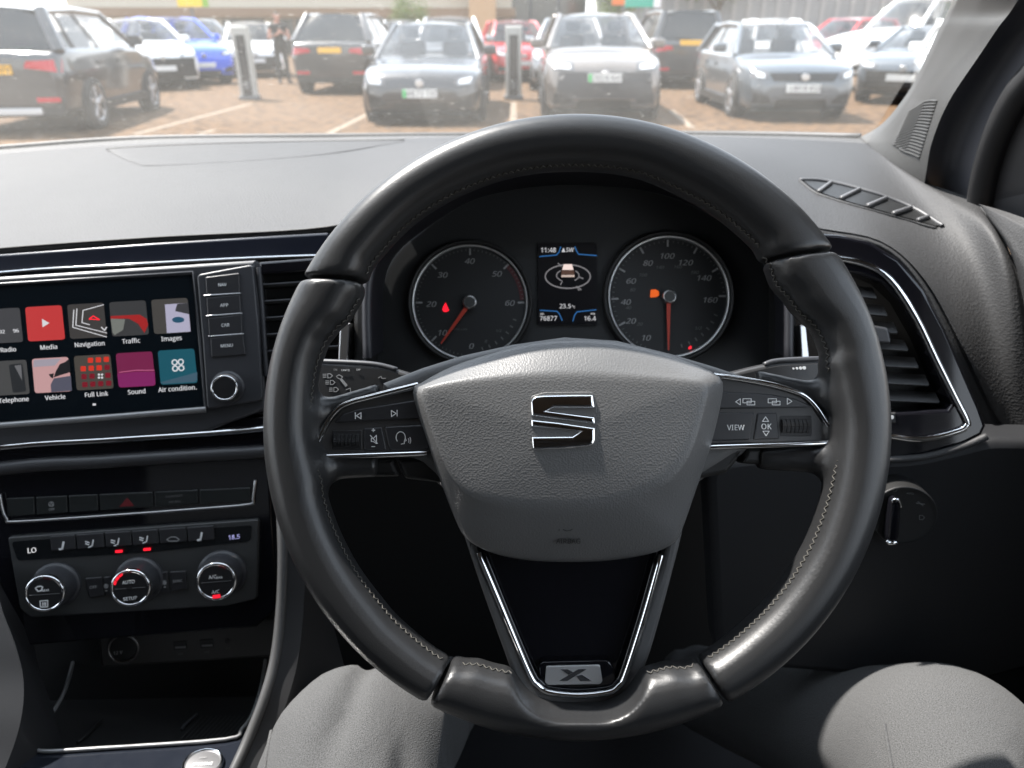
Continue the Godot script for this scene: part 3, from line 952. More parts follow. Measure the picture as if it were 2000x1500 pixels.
# ---------------------------------------------------------------- dashboard
func dashboard() -> void:
	var d := thing("dashboard", "dark grey moulded dashboard with soft padded top in bright sun under the windscreen", "dashboard")
	# columns across the car: [px, py, metres ahead] from the windscreen foot to the lip and its underside
	var cols := [
		[-1000, 367, 0.90, -1000, 447, 0.82, -1000, 572, 0.665, -1000, 584, 0.652, -1000, 604, 0.648, -1000, 612, 0.66, -1000, 622, 0.74],
		[-420, 322, 1.02, -420, 402, 0.90, -420, 512, 0.72, -420, 520, 0.705, -420, 534, 0.70, -420, 540, 0.71, -420, 548, 0.78],
		[-200, 305, 1.07, -200, 388, 0.92, -200, 494, 0.735, -200, 501, 0.722, -200, 513, 0.717, -200, 518, 0.727, -200, 524, 0.79],
		[0, 290, 1.13, 0, 372, 0.945, 0, 474, 0.752, 0, 480, 0.742, 0, 494, 0.738, 0, 498, 0.748, 0, 500, 0.80],
		[300, 271, 1.17, 300, 350, 0.965, 300, 453, 0.757, 300, 458, 0.748, 300, 472, 0.744, 300, 476, 0.754, 300, 479, 0.80],
		[600, 267, 1.2, 600, 331, 0.98, 600, 437, 0.762, 600, 441, 0.753, 600, 456, 0.748, 600, 460, 0.758, 600, 464, 0.80],
		[700, 266, 1.2, 705, 324, 0.98, 720, 414, 0.75, 722, 420, 0.738, 724, 430, 0.732, 726, 436, 0.74, 728, 440, 0.79],
		[790, 265, 1.2, 800, 309, 0.975, 806, 384, 0.71, 808, 394, 0.69, 810, 402, 0.68, 812, 410, 0.69, 814, 416, 0.76],
		[900, 264.5, 1.2, 900, 289, 0.96, 900, 320, 0.71, 900, 330, 0.68, 902, 342, 0.67, 904, 352, 0.68, 904, 360, 0.75],
		[1000, 264, 1.2, 1000, 277, 0.95, 1000, 290, 0.71, 1000, 299, 0.675, 1000, 312, 0.665, 1000, 324, 0.675, 1000, 334, 0.75],
		[1125, 263, 1.19, 1125, 271, 0.95, 1125, 281, 0.71, 1125, 290, 0.675, 1125, 303, 0.665, 1125, 315, 0.675, 1125, 325, 0.75],
		[1250, 262.5, 1.17, 1250, 275, 0.94, 1250, 290, 0.71, 1250, 299, 0.675, 1250, 312, 0.665, 1250, 324, 0.675, 1250, 334, 0.75],
		[1345, 262.5, 1.15, 1348, 284, 0.93, 1352, 320, 0.71, 1352, 330, 0.68, 1350, 342, 0.67, 1348, 352, 0.68, 1346, 360, 0.75],
		[1440, 263, 1.12, 1448, 297, 0.90, 1452, 382, 0.70, 1452, 394, 0.68, 1450, 402, 0.67, 1448, 410, 0.68, 1446, 416, 0.75],
		[1540, 264.5, 1.07, 1566, 326, 0.86, 1578, 428, 0.685, 1582, 440, 0.670, 1583, 452, 0.664, 1582, 460, 0.675, 1580, 466, 0.74],
		[1620, 266, 1.03, 1690, 362, 0.80, 1714, 458, 0.665, 1720, 470, 0.654, 1720, 482, 0.648, 1716, 490, 0.66, 1712, 496, 0.72],
		[1680, 268, 1.0, 1790, 404, 0.75, 1806, 532, 0.635, 1806, 548, 0.627, 1800, 560, 0.623, 1794, 568, 0.635, 1788, 574, 0.70],
		[1722, 303, 0.92, 1852, 424, 0.71, 1880, 650, 0.600, 1872, 676, 0.596, 1862, 690, 0.595, 1855, 696, 0.607, 1848, 700, 0.68],
		[1800, 352, 0.815, 1906, 452, 0.67, 1940, 760, 0.580, 1930, 800, 0.577, 1916, 812, 0.578, 1906, 816, 0.59, 1900, 818, 0.66],
		[1880, 381, 0.745, 1950, 490, 0.635, 1975, 820, 0.570, 1962, 846, 0.568, 1936, 854, 0.570, 1925, 852, 0.583, 1916, 848, 0.65],
		[1912, 398, 0.715, 1978, 530, 0.62, 2000, 838, 0.565, 1990, 850, 0.564, 1980, 860, 0.567, 1970, 862, 0.58, 1960, 862, 0.65],
		[1950, 448, 0.66, 2000, 580, 0.61, 2040, 842, 0.560, 2040, 850, 0.560, 2040, 860, 0.563, 2040, 866, 0.575, 2040, 868, 0.65],
		[1996, 545, 0.62, 2050, 640, 0.60, 2100, 842, 0.555, 2100, 850, 0.555, 2100, 860, 0.558, 2100, 866, 0.570, 2100, 868, 0.65]]
	var lines := []                                  # one line along the car for each column, then splined across
	for c in cols:
		var q := PackedVector3Array()
		for i in range(0, c.size(), 3):
			q.append(at_z(c[i], c[i + 1], c[i + 2]))
		lines.append(spline(q, 6))
	var m: int = lines[0].size()
	var rows := []
	for j in m:
		var along := PackedVector3Array()
		for l in lines:
			along.append(l[j])
		rows.append(spline(along, 5))
	part(d, "dash_top", grid(rows), mats.dash_skin)
	# dark inner body behind the openings
	var back := frame_at(Vector3(0, 0.95, -0.86), 0, 6)
	part(d, "inner_body", slab(pp(back, [-500, 520, 1100, 330, 1700, 500, 2300, 560, 2300, 1500, -500, 1500], 0.0), -0.02, 0.0), mats.black_plastic, back)
	# lower dash on the driver's side
	var lf := frame_at(at_depth(1700, 1000, 0.64), -4, 10)
	var low := part(d, "knee_panel", slab(rounded(pp(lf, [1380, 905, 1560, 880, 1735, 897, 1800, 892, 1884, 872, 1935, 858, 2200, 862, 2250, 1250, 1900, 1340, 1400, 1300], 0.0), 0.02, 4), -0.04, 0.0, 0.008, 3), mat("knee_plastic", Color(0.014, 0.0145, 0.016), 0.55, 0, 0.4), lf)
	var ms := part(d, "trim_edge", tube(spline(PackedVector3Array([at_depth(1735, 897, 0.615), at_depth(1800, 893, 0.61), at_depth(1850, 881, 0.605), at_depth(1890, 868, 0.60), at_depth(1928, 852, 0.595)]), 5), 0.003, 8, false, Vector3.UP), mats.dash_skin)
	dash_rows = rows
	# demister slot on top, in front of the door glass, with its vanes
	var up_l := [1570, 355, 1600, 357, 1640, 364, 1700, 380, 1750, 397, 1795, 417, 1836, 442]
	var lo_l := [1572, 357, 1590, 371, 1620, 384, 1676, 401, 1730, 416, 1780, 430, 1826, 443]
	var su = spline(conform(up_l, 0.0012), 4)
	var sl = spline(conform(lo_l, 0.0012), 4)
	var slot := part(d, "demister_slot", grid([su, sl]), mats.black_plastic)
	part(slot, "slot_rim", tube(spline(conform([1562, 353, 1600, 354, 1640, 361, 1700, 377, 1750, 394, 1795, 414, 1840, 443], 0.001), 4), 0.0022, 6, false, Vector3.UP), mats.dash_smooth)
	part(slot, "slot_rim", tube(spline(conform([1562, 353, 1588, 374, 1620, 387, 1676, 404, 1730, 419, 1780, 433, 1828, 446], 0.0), 4), 0.0016, 6, false, Vector3.UP), mats.dash_skin)
	for q in [[1622, 361, 1598, 378], [1678, 374, 1642, 391], [1730, 391, 1694, 406], [1778, 410, 1744, 421], [1812, 428, 1792, 434]]:
		var pq := conform([q[0], q[1], q[2], q[3]], 0.002)
		part(slot, "vane", tube(pq, 0.0026, 6, false, Vector3.UP), mats.dash_smooth)
	# gloss trim band and chrome line under the lip, passenger side
	var bf := frame_at(at_depth(300, 490, 0.70), 9, 14)
	part(d, "gloss_band", slab(pp(bf, [-450, 545, 0, 497, 300, 475, 640, 455, 660, 505, 500, 508, 300, 520, 0, 540, -450, 590], 0.0), -0.03, 0.0, 0.002), mat("band_black", Color(0.010, 0.012, 0.020), 0.28))
	piped(d.get_child(d.get_child_count() - 1), bf, [-450, 583, 0, 533, 200, 520, 375, 510, 520, 503, 640, 499], 0.004, 0.0017, mats.chrome, "chrome_strip", 4)
	d.get_child(d.get_child_count() - 1).transform = bf
	var gf := frame_at(at_depth(-450, 850, 0.62), 6, 14)
	var gb := part(d, "glovebox_panel", slab(rounded(pp(gf, [-1050, 640, -215, 585, -205, 905, -150, 1250, -1050, 1330], 0.0), 0.015, 4), -0.05, 0.0, 0.008, 3), mats.black_plastic, gf)
	part(gb, "glovebox_lid", slab(rounded(pp(gf, [-1000, 860, -290, 815, -260, 1180, -1000, 1250], 0.006), 0.02, 4), -0.002, 0.006, 0.004, 3), mats.black_plastic)
	part(gb, "trim_band", slab(rounded(pp(gf, [-1040, 690, -240, 640, -235, 720, -1040, 775], 0.004), 0.006, 3), -0.002, 0.004, 0.002), mats.gloss_black)
	speaker_panel(d)
func speaker_panel(d: Node) -> void:
	var a := conform([208, 293, 260, 289, 400, 283, 600, 278, 790, 275], 0.0015)
	var b := conform([212, 295, 262, 318, 320, 323, 600, 305, 788, 277], 0.0003)
	var sa = spline(a, 6)
	var sb = spline(b, 6)
	var rows := []
	for k in 6:
		var row := []
		for i in sa.size():
			row.append(sa[i].lerp(sb[i], k / 5.0))
		rows.append(row)
	var sp := part(d, "speaker_cover", grid(rows), mats.dash_skin)
	part(sp, "panel_seam", tube(sa, 0.0011, 5, false, Vector3.UP), mats.rubber)
var dash_rows := []
func grid_hit(rows: Array, x, y) -> Vector3:               # where the ray of a photo pixel first meets a lofted surface
	var d := ray(x, y)
	var best := 99.0
	var out := EYE + d
	for j in rows.size() - 1:
		for i in rows[j].size() - 1:
			for k in 2:
				var q = Geometry3D.ray_intersects_triangle(EYE, d, rows[j][i], rows[j][i + 1] if k == 0 else rows[j + 1][i + 1], rows[j + 1][i + 1] if k == 0 else rows[j + 1][i])
				if q != null and EYE.distance_to(q) < best:
					best = EYE.distance_to(q)
					out = q
	return out
func conform(l: Array, lift: float, rows := []) -> PackedVector3Array:
	var out := PackedVector3Array()
	for i in range(0, l.size(), 2):
		var q := grid_hit(dash_rows if rows.is_empty() else rows, l[i], l[i + 1])
		out.append(q + (EYE - q).normalized() * lift + Vector3.UP * lift)
	return out

# ---------------------------------------------------------------- instrument cluster
func binnacle() -> void:
	var fr := Transform3D(Basis(Vector3.RIGHT, upv, -fwd), at_depth(1112, 590, 0.70))
	var c := thing("instrument_cluster", "black instrument cluster with two round dials and a small colour display behind the wheel", "instrument cluster", fr)
	part(c, "face_panel", slab(pp(fr, [690, 780, 700, 560, 760, 440, 900, 360, 1112, 335, 1330, 360, 1470, 430, 1545, 560, 1560, 780], 0.0), -0.02, 0.0), mats.dial)
	# hood walls from the lip to the panel
	var lip := [[718, 700, 0.60], [718, 560, 0.60], [745, 480, 0.60], [820, 412, 0.60], [905, 358, 0.615], [1000, 332, 0.62], [1112, 322, 0.62], [1250, 332, 0.62], [1345, 358, 0.615], [1440, 412, 0.60], [1510, 480, 0.60], [1538, 560, 0.60], [1540, 700, 0.60]]
	var inv := fr.affine_inverse()
	var a := PackedVector3Array()
	var b := PackedVector3Array()
	for q in lip:
		a.append(inv * at_depth(q[0], q[1], q[2]))
		var h := hit(fr, 1128 + (q[0] - 1128) * 0.925, 600 + (q[1] - 600) * 0.86, 0.001)
		b.append(Vector3(h.x, h.y, 0.001))
	a = spline(a, 4)
	b = spline(b, 4)
	var rows := []
	for k in 7:
		var row := []
		for i in a.size():
			row.append(a[i].lerp(b[i], k / 6.0))
		rows.append(row)
	part(c, "hood_lining", grid(rows), mat("hood_black", Color(0.010, 0.010, 0.014), 0.5))
	part(c, "hood_edge", tube(a, 0.004, 8), mat("hood_edge", Color(0.02, 0.02, 0.024), 0.45))
	# chrome uprights at either side of the hood
	for q in [[664, 630, 683, 630, 678, 712, 660, 712], [1562, 635, 1575, 635, 1582, 704, 1566, 704]]:
		var st := part(c, "chrome_upright", slab(pp(fr, q, 0.06), 0.03, 0.06, 0.001), mats.satin)
	for q in [[690, 500, 716, 500, 716, 720, 690, 720], [1540, 500, 1556, 500, 1560, 720, 1540, 720]]:
		part(c, "side_cheek", slab(pp(fr, q, 0.05), 0.0, 0.05, 0.004), mats.black_plastic)
	for dial in [["rev_counter", 918, 591, 112.0], ["speedometer", 1306, 580, 118.0]]:
		var o := hit(fr, dial[1], dial[2], 0.004)
		var s := hit(fr, dial[1] + 1, dial[2], 0.004).distance_to(o)
		var r: float = dial[3] * s
		var g := part(c, dial[0], lathe([Vector2(r * 1.10, 0.001), Vector2(r * 1.09, 0.008), Vector2(r * 1.035, 0.009), Vector2(r * 1.01, 0.004)], 64), mats.black_plastic, Transform3D(Basis.IDENTITY, Vector3(o.x, o.y, 0)))
		var gi := Transform3D(Basis.IDENTITY, Vector3(-o.x, -o.y, 0))
		part(g, "dial_face", lathe([Vector2(r * 1.02, 0.003), Vector2(0.0001, 0.003)], 48), mats.dial)
		part(g, "dial_ring", lathe([Vector2(r * 1.01, 0.003), Vector2(r * 1.012, 0.0055), Vector2(r * 0.995, 0.0065), Vector2(r * 0.975, 0.0055), Vector2(r * 0.97, 0.003)], 72), mat("ring_metal", Color(0.72, 0.73, 0.73), 0.4, 1.0))
		part(g, "needle_cap", lathe([Vector2(13.5 * s, 0.003), Vector2(13.5 * s, 0.009), Vector2(12 * s, 0.010), Vector2(10.5 * s, 0.010)], 32), mats.satin)
		part(g, "needle_cap", lathe([Vector2(10.5 * s, 0.0098), Vector2(0.0001, 0.0098)], 24), mat("cap_grey", Color(0.045, 0.047, 0.046), 0.5))
		var tip := Vector2(861, 671) if dial[0] == "rev_counter" else Vector2(1306, 684)
		var dv := (tip - Vector2(dial[1], dial[2])).normalized()
		var nv := Vector2(-dv.y, dv.x)
		var p0 := Vector2(dial[1], dial[2]) + dv * 12
		var l := []
		for q in [p0 + nv * 4, p0 - nv * 4, tip - nv * 1.3, tip + nv * 1.3]:
			l.append_array([q.x, q.y])
		part(g, "needle", slab(pp(fr, l, 0.008), 0.0068, 0.008), mats.needle, gi)
		# scale marks
		var small := MB.new()
		var a0: float = 234.0 if dial[0] == "rev_counter" else 241.0
		var step := 45.0 if dial[0] == "rev_counter" else 30.0
		var major := [225, 180, 135, 90, 45, 0] if dial[0] == "rev_counter" else [210, 182, 150, 120, 91, 60, 30, 1]
		for an in major:
			var u: Vector2 = Vector2(cos(deg_to_rad(an)), -sin(deg_to_rad(an))) * dial[3]
			var cc := Vector2(dial[1], dial[2])
			var mk := MB.new()
			strokes_in(mk, fr, [cc.x + u.x * 0.94, cc.y + u.y * 0.94, cc.x + u.x * 0.84, cc.y + u.y * 0.84], 3.2, 0.0036)
			part(g, "scale_mark", mk.done(), mats.dial_print, gi)
		var an2: float = 0.0
		while an2 < 262.0:
			var u: Vector2 = Vector2(cos(deg_to_rad(an2)), -sin(deg_to_rad(an2))) * dial[3]
			var cc := Vector2(dial[1], dial[2])
			strokes_in(small, fr, [cc.x + u.x * 0.93, cc.y + u.y * 0.93, cc.x + u.x * 0.905, cc.y + u.y * 0.905], 1.3, 0.0036)
			an2 += 4.5 if dial[0] == "rev_counter" else 5.0
		for an in range(285, 345, 9):
			var u: Vector2 = Vector2(cos(deg_to_rad(an)), -sin(deg_to_rad(an))) * dial[3]
			var cc := Vector2(dial[1], dial[2])
			strokes_in(small, fr, [cc.x + u.x * 0.86, cc.y + u.y * 0.86, cc.x + u.x * 0.81, cc.y + u.y * 0.81], 2.2, 0.0036)
		part(g, "fine_scale", small.done(), mats.print_faint, gi).set_meta("kind", "stuff")
		var nums := [["0", 921, 676], ["10", 864, 650], ["20", 843, 594], ["30", 865, 537], ["40", 918, 510], ["50", 971, 535], ["60", 996, 592]] if dial[0] == "rev_counter" else [["10", 1262, 660], ["20", 1233, 627], ["40", 1223, 590], ["60", 1233, 549], ["80", 1266, 514], ["100", 1303, 500], ["120", 1339, 513], ["140", 1375, 543], ["160", 1387, 586]]
		for q in nums:
			var t := lettering(g, fr, q[0], q[1], q[2], 10.5, mats.dial_print, 0.0034, 0.28, "numeral", 1.25)
			t.position -= Vector3(o.x, o.y, 0)
		if dial[0] == "rev_counter":
			var band := []
			for k in 10:
				var an := deg_to_rad(lerpf(44, 3, k / 9.0))
				band.append_array([918 + cos(an) * 106, 591 - sin(an) * 106])
			for k in 10:
				var an := deg_to_rad(lerpf(3, 44, k / 9.0))
				band.append_array([918 + cos(an) * 98, 591 - sin(an) * 98])
			part(g, "red_sector", slab(pp(fr, band, 0.0034), 0.0031, 0.0034), mats.red_band, gi)
			part(g, "warning_light", slab(pp(fr, [870, 591, 874, 599, 877, 606, 872, 609, 867, 609, 864, 605, 866, 598], 0.0038), 0.0032, 0.0038), mats.glow_red, gi)
			for q in [["1/min x100", 898, 643, 3.5], ["1/2", 974, 646, 5], ["R", 949, 667, 6]]:
				var t := lettering(g, fr, q[0], q[1], q[2], q[3], mats.print_faint, 0.0034, 0.2, "lettering", 1.2)
				t.position -= Vector3(o.x, o.y, 0)
		else:
			part(g, "warning_light", slab(rounded(pp(fr, [1271, 566, 1280, 565, 1287, 569, 1287, 577, 1282, 580, 1270, 581], 0.0038), 0.0006, 2), 0.0032, 0.0038), mats.glow_orange, gi)
			part(g, "warning_light", slab(pp(fr, [1345, 678, 1350, 675, 1351, 681, 1345, 682], 0.0038), 0.0032, 0.0038), mats.glow_red, gi)
			for q in [["40", 1228, 601, 6], ["80", 1236, 566, 6], ["100", 1256, 537, 6], ["140", 1289, 522, 6], ["160", 1324, 521, 6], ["180", 1357, 532, 6], ["20", 1250, 633, 6], ["1/2", 1364, 641, 6]]:
				var t := lettering(g, fr, q[0], q[1], q[2], q[3], mats.print_faint, 0.0034, 0.28, "numeral", 1.2)
				t.position -= Vector3(o.x, o.y, 0)
	# middle display
	var ds := part(c, "display", slab(pp(fr, [1052, 474, 1166, 474, 1166, 634, 1050, 634], 0.003), 0.0, 0.003), mat("display_black", Color(0.003, 0.003, 0.005), 0.3))
	lettering(ds, fr, "11:48", 1071, 488.5, 9, mats.glow_text, 0.0034, 0, "lettering", 1.0)
	lettering(ds, fr, "SW", 1113, 488, 8, mats.glow_text, 0.0034, 0.1)
	flat(ds, fr, [1097, 492, 1100.5, 484, 1104, 492], 0.0034, mats.glow_text)
	lettering(ds, fr, "23.5", 1104, 598, 8.5, mats.glow_text, 0.0034)
	lettering(ds, fr, "°c", 1120, 599, 5.5, mats.glow_text, 0.0034)
	lettering(ds, fr, "76877", 1071, 622, 9, mats.glow_text, 0.0034)
	lettering(ds, fr, "16.4", 1152, 622, 9, mats.glow_text, 0.0034)
	lettering(ds, fr, "km", 1059, 613, 4, mats.glow_white, 0.0034)
	lettering(ds, fr, "trip", 1158, 612.5, 4, mats.glow_white, 0.0034)
	strokes(ds, fr, [[1054, 501, 1087, 498, 1092, 492, 1095, 482], [1165, 499, 1130, 496.5, 1126, 490, 1123, 482], [1055, 606, 1088, 608, 1093, 614, 1098, 626], [1164, 605, 1127, 609, 1122, 616, 1119, 627]], 1.8, 0.0034, mats.glow_blue, "display_line")
	var dim := glow("glow_grey", Color(0.5, 0.48, 0.5), 0.09)
	strokes(ds, fr, [ell(1109, 540, 44, 23, 40)], 2.4, 0.0034, dim, "compass_ring", true)
	strokes(ds, fr, [ell(1109, 538, 22, 12, 10, 2.2, 4.0), ell(1109, 538, 22, 12, 10, -0.8, 0.9), [1131, 541, 1139, 544], [1098, 549, 1095, 556], [1090, 514, 1096, 520], [1126, 559, 1131, 567], [1131, 562, 1135, 566]], 2.0, 0.0034, dim, "compass_mark")
	flat(ds, fr, [1101, 516, 1117, 516, 1120, 527, 1098, 527], 0.0035, glow("glow_car", Color(0.75, 0.6, 0.55), 0.3), "car_symbol")
	flat(ds, fr, [1097, 537, 1122, 537, 1122, 541, 1096, 541], 0.0035, glow("glow_car2", Color(0.7, 0.55, 0.48), 0.2), "car_symbol")
	flat(ds, fr, [1097, 528, 1121, 528, 1122, 536, 1096, 536], 0.0035, glow("glow_car3", Color(0.2, 0.1, 0.07), 0.10), "car_symbol")

# ---------------------------------------------------------------- centre stack
var sf0: Transform3D
func centre_stack() -> void:
	sf0 = frame_at(at_depth(250, 700, 0.63), 10, 22)
	var fr := sf0
	var u := thing("infotainment_unit", "colour touchscreen unit with app tiles, four side buttons and a round dial", "touchscreen", fr)
	part(u, "housing", slab(pp(fr, [-190, 553, 0, 540, 375, 516, 498, 508, 512, 600, 520, 800, 400, 845, 0, 875, -175, 888], 0.0), -0.05, 0.0, 0.003), mats.bezel)
	var sc := part(u, "screen", slab(pp(fr, [-50, 561, 0, 558, 376, 536, 400, 796, 0, 824, -38, 827], 0.001), -0.003, 0.001), mats.screen_glass)
	# frame lips round the glass
	piped(u, fr, [-42, 834, 0, 831, 200, 816, 402, 800], 0.004, 0.0028, mats.bezel_silver, "lower_lip", 1, 0.8)
	piped(u, fr, [-40, 834, -47, 690, -53, 559, 0, 555, 376, 532, 390, 660, 402, 800], 0.0025, 0.0014, mats.bezel, "glass_lip", 1)
	part(u, "button_panel", slab(rounded(pp(fr, [384, 536, 494, 516, 506, 640, 514, 782, 404, 800, 396, 680], 0.005), 0.004, 3), 0.0, 0.005, 0.0015, 3), mats.bezel)
	part(u, "button_panel", slab(rounded(pp(fr, [-178, 570, -60, 562, -46, 832, -160, 842], 0.005), 0.004, 3), 0.0, 0.005, 0.0015, 3), mats.bezel)
	for i in 4:
		button(u, fr, [-160 + i * 3, 586 + i * 40, -86 + i * 3, 581 + i * 40, -84 + i * 3, 617 + i * 40, -158 + i * 3, 622 + i * 40], 0.004, 0.0068, mats.button, "button", 2)
	knob(u, fr, -98, 790, -102, 796, 33, 26, 0.005, 0.019, "dial_knob")
	var rows := [[401, 541, 467, 533, 469, 572, 403, 579, "NAV", 434, 556], [403, 581, 469, 575, 471, 612, 405, 618, "APP", 438, 596], [406, 621, 472, 614, 474, 651, 408, 657, "CAR", 440, 635], [410, 660, 475, 653, 480, 693, 413, 698, "MENU", 443, 675]]
	for q in rows:
		var b := button(u, fr, q.slice(0, 8), 0.004, 0.0068, mats.button, "button", 2)
		lettering(b, fr, q[8], q[9], q[10], 6.5, mats.print, 0.0070)
	for q in [[399, 577, 470, 573], [403, 617, 473, 612], [407, 657, 476, 652]]:
		piped(u, fr, q, 0.0068, 0.0006, mats.satin, "button_edge", 1)
	knob(u, fr, 442, 752, 438, 758, 33, 26, 0.005, 0.019, "dial_knob")
	# page of app tiles
	var z := 0.0013
	var px := func(ix: float, iy: float) -> Vector2:      # the grid of tiles in photo pixels
		return Vector2(88 + ix * 82.0 + iy * 13.0, 630 - ix * 4.8 + iy * (101 - ix * 0.6))
	var names := [["Radio", 16, 683], ["Media", 95, 678], ["Navigation", 175, 672], ["Traffic", 256, 666], ["Images", 335, 661], ["Telephone", 27, 781], ["Vehicle", 108, 776], ["Full Link", 188, 770], ["Sound", 267, 765], ["Air condition.", 347, 759]]
	for q in names:
		lettering(sc, fr, q[0], q[1], q[2], 9.5, mats.glow_text, z, 0, "tile_name", 0.95)
	var cols := [Color(0.06, 0.06, 0.065), Color(0.60, 0.045, 0.045), Color(0.055, 0.05, 0.048), Color(0.05, 0.05, 0.052), Color(0.07, 0.065, 0.06), Color(0.07, 0.07, 0.07), Color(0.62, 0.36, 0.36), Color(0.075, 0.065, 0.055), Color(0.20, 0.018, 0.075), Color(0.012, 0.10, 0.14)]
	var tiles := []
	for k in 10:
		var c: Vector2 = px.call(k % 5 - 1.0, floorf(k / 5.0))
		var l := [c.x - 39, c.y - 30, c.x + 32, c.y - 34, c.x + 39, c.y + 33, c.x - 33, c.y + 37]
		tiles.append(c)
		flat(sc, fr, l, z, glow("tile_%d" % k, cols[k], 0.20), "tile", 6)
	var W: Material = mats.glow_text
	var z2 := z + 0.0004
	var c0: Vector2 = tiles[1]
	flat(sc, fr, [c0.x - 6, c0.y - 7, c0.x + 8, c0.y + 1, c0.x - 5, c0.y + 9], z2, W, "tile_symbol")
	c0 = tiles[2]
	strokes(sc, fr, [[c0.x + 32, c0.y - 30, c0.x - 8, c0.y - 19, c0.x - 10, c0.y + 5, c0.x + 5, c0.y + 9], [c0.x - 20, c0.y - 22, c0.x - 22, c0.y + 10, c0.x + 38, c0.y + 25], [c0.x - 26, c0.y - 20, c0.x - 28, c0.y + 14, c0.x + 38, c0.y + 33]], 1.6, z2, W, "tile_symbol")
	strokes(sc, fr, [[c0.x + 4, c0.y - 2, c0.x + 12, c0.y - 8, c0.x + 24, c0.y - 1]], 1.8, z2, mats.glow_red, "tile_symbol", true)
	strokes(sc, fr, [[c0.x + 28, c0.y + 14, c0.x + 34, c0.y + 20, c0.x + 38, c0.y + 14]], 2.0, z2, W, "tile_symbol")
	c0 = tiles[3]
	flat(sc, fr, [c0.x - 36, c0.y + 2, c0.x - 8, c0.y + 3, c0.x - 12, c0.y + 24, c0.x - 28, c0.y + 34, c0.x - 32, c0.y + 30], z2, glow("tile_grey", Color(0.20, 0.21, 0.19), 0.20), "tile_symbol")
	flat(sc, fr, [c0.x - 36, c0.y - 3, c0.x + 20, c0.y - 6, c0.x + 34, c0.y + 2, c0.x + 37, c0.y + 14, c0.x + 30, c0.y + 30, c0.x + 18, c0.y + 12, c0.x, c0.y + 2, c0.x - 36, c0.y + 2], z2, glow("tile_carred", Color(0.40, 0.02, 0.02), 0.20), "tile_symbol")
	c0 = tiles[4]
	flat(sc, fr, [c0.x - 12, c0.y - 21, c0.x + 33, c0.y - 24, c0.x + 38, c0.y + 32, c0.x - 8, c0.y + 35], z2, glow("tile_snow", Color(0.48, 0.46, 0.60), 0.20), "tile_symbol")
	flat(sc, fr, [c0.x + 12, c0.y - 22, c0.x + 33, c0.y - 24, c0.x + 35, c0.y - 2, c0.x + 8, c0.y - 8], z2 + 0.0003, glow("tile_rock", Color(0.05, 0.05, 0.055), 0.20), "tile_symbol")
	flat(sc, fr, ell(c0.x + 14, c0.y + 9, 12, 6, 12), z2 + 0.0003, glow("tile_bluecar", Color(0.02, 0.09, 0.16), 0.20), "tile_symbol")
	c0 = tiles[5]
	flat(sc, fr, [c0.x - 2, c0.y - 24, c0.x + 24, c0.y - 27, c0.x + 32, c0.y + 28, c0.x + 6, c0.y + 31], z2, glow("tile_phone", Color(0.02, 0.022, 0.025), 0.20), "tile_symbol", 4)
	flat(sc, fr, [c0.x + 9, c0.y - 22, c0.x + 22, c0.y - 24, c0.x + 24, c0.y + 6], z2 + 0.0003, glow("tile_shine", Color(0.16, 0.16, 0.17), 0.20), "tile_symbol")
	c0 = tiles[6]
	flat(sc, fr, [c0.x + 26, c0.y - 24, c0.x + 34, c0.y - 30, c0.x + 36, c0.y - 4, c0.x + 16, c0.y + 2, c0.x + 4, c0.y + 6, c0.x + 8, c0.y - 6, c0.x + 16, c0.y - 20], z2, glow("tile_dark", Color(0.012, 0.012, 0.014), 0.20), "tile_symbol")
	flat(sc, fr, [c0.x - 6, c0.y, c0.x + 4, c0.y - 2, c0.x + 2, c0.y + 8, c0.x - 2, c0.y + 6], z2, glow("tile_dark", Color(0.012, 0.012, 0.014), 0.20), "tile_symbol")
	flat(sc, fr, [c0.x + 4, c0.y + 8, c0.x + 37, c0.y + 3, c0.x + 39, c0.y + 32, c0.x - 1, c0.y + 35, c0.x - 2, c0.y + 20], z2, glow("tile_wing", Color(0.10, 0.10, 0.14), 0.20), "tile_symbol")
	flat(sc, fr, [c0.x - 36, c0.y - 14, c0.x + 6, c0.y - 17, c0.x + 18, c0.y - 31, c0.x - 35, c0.y - 28], z2, glow("tile_sky", Color(0.40, 0.36, 0.42), 0.20), "tile_symbol")
	c0 = tiles[7]
	var hot := glow("tile_hot", Color(0.75, 0.04, 0.02), 0.20)
	var cool := glow("tile_cool", Color(0.22, 0.008, 0.02), 0.20)
	for j in 4:
		for i in 4:
			if (j == 0 and i == 0) or (j == 2 and i == 2):
				continue
			var x: float = c0.x - 22 + i * 15.5 + j * 1.5
			var y: float = c0.y - 21 + j * 15.5 - i * 0.9
			flat(sc, fr, [x - 5, y - 5, x + 5, y - 5, x + 5, y + 5, x - 5, y + 5], z2, hot if j < 2 and not (j == 1 and i == 3) else cool, "tile_symbol", 2)
	for q in [[-2, -2], [4, -2], [-2, 4], [4, 4]]:
		flat(sc, fr, ell(c0.x + 12 + q[0], c0.y + 8 + q[1], 2.2, 2.2, 8), z2, W, "tile_symbol")
	c0 = tiles[8]
	flat(sc, fr, [c0.x - 36, c0.y + 10, c0.x, c0.y + 6, c0.x + 37, c0.y + 6, c0.x + 38, c0.y + 29, c0.x + 34, c0.y + 33, c0.x - 29, c0.y + 36, c0.x - 33, c0.y + 33], z2, glow("tile_violet", Color(0.24, 0.02, 0.13), 0.20), "tile_symbol")
	strokes(sc, fr, [[c0.x - 32, c0.y + 7, c0.x, c0.y + 3, c0.x + 36, c0.y + 3]], 1.5, z2 + 0.0003, glow("tile_wave", Color(0.6, 0.15, 0.3), 0.20), "tile_symbol")
	c0 = tiles[9]
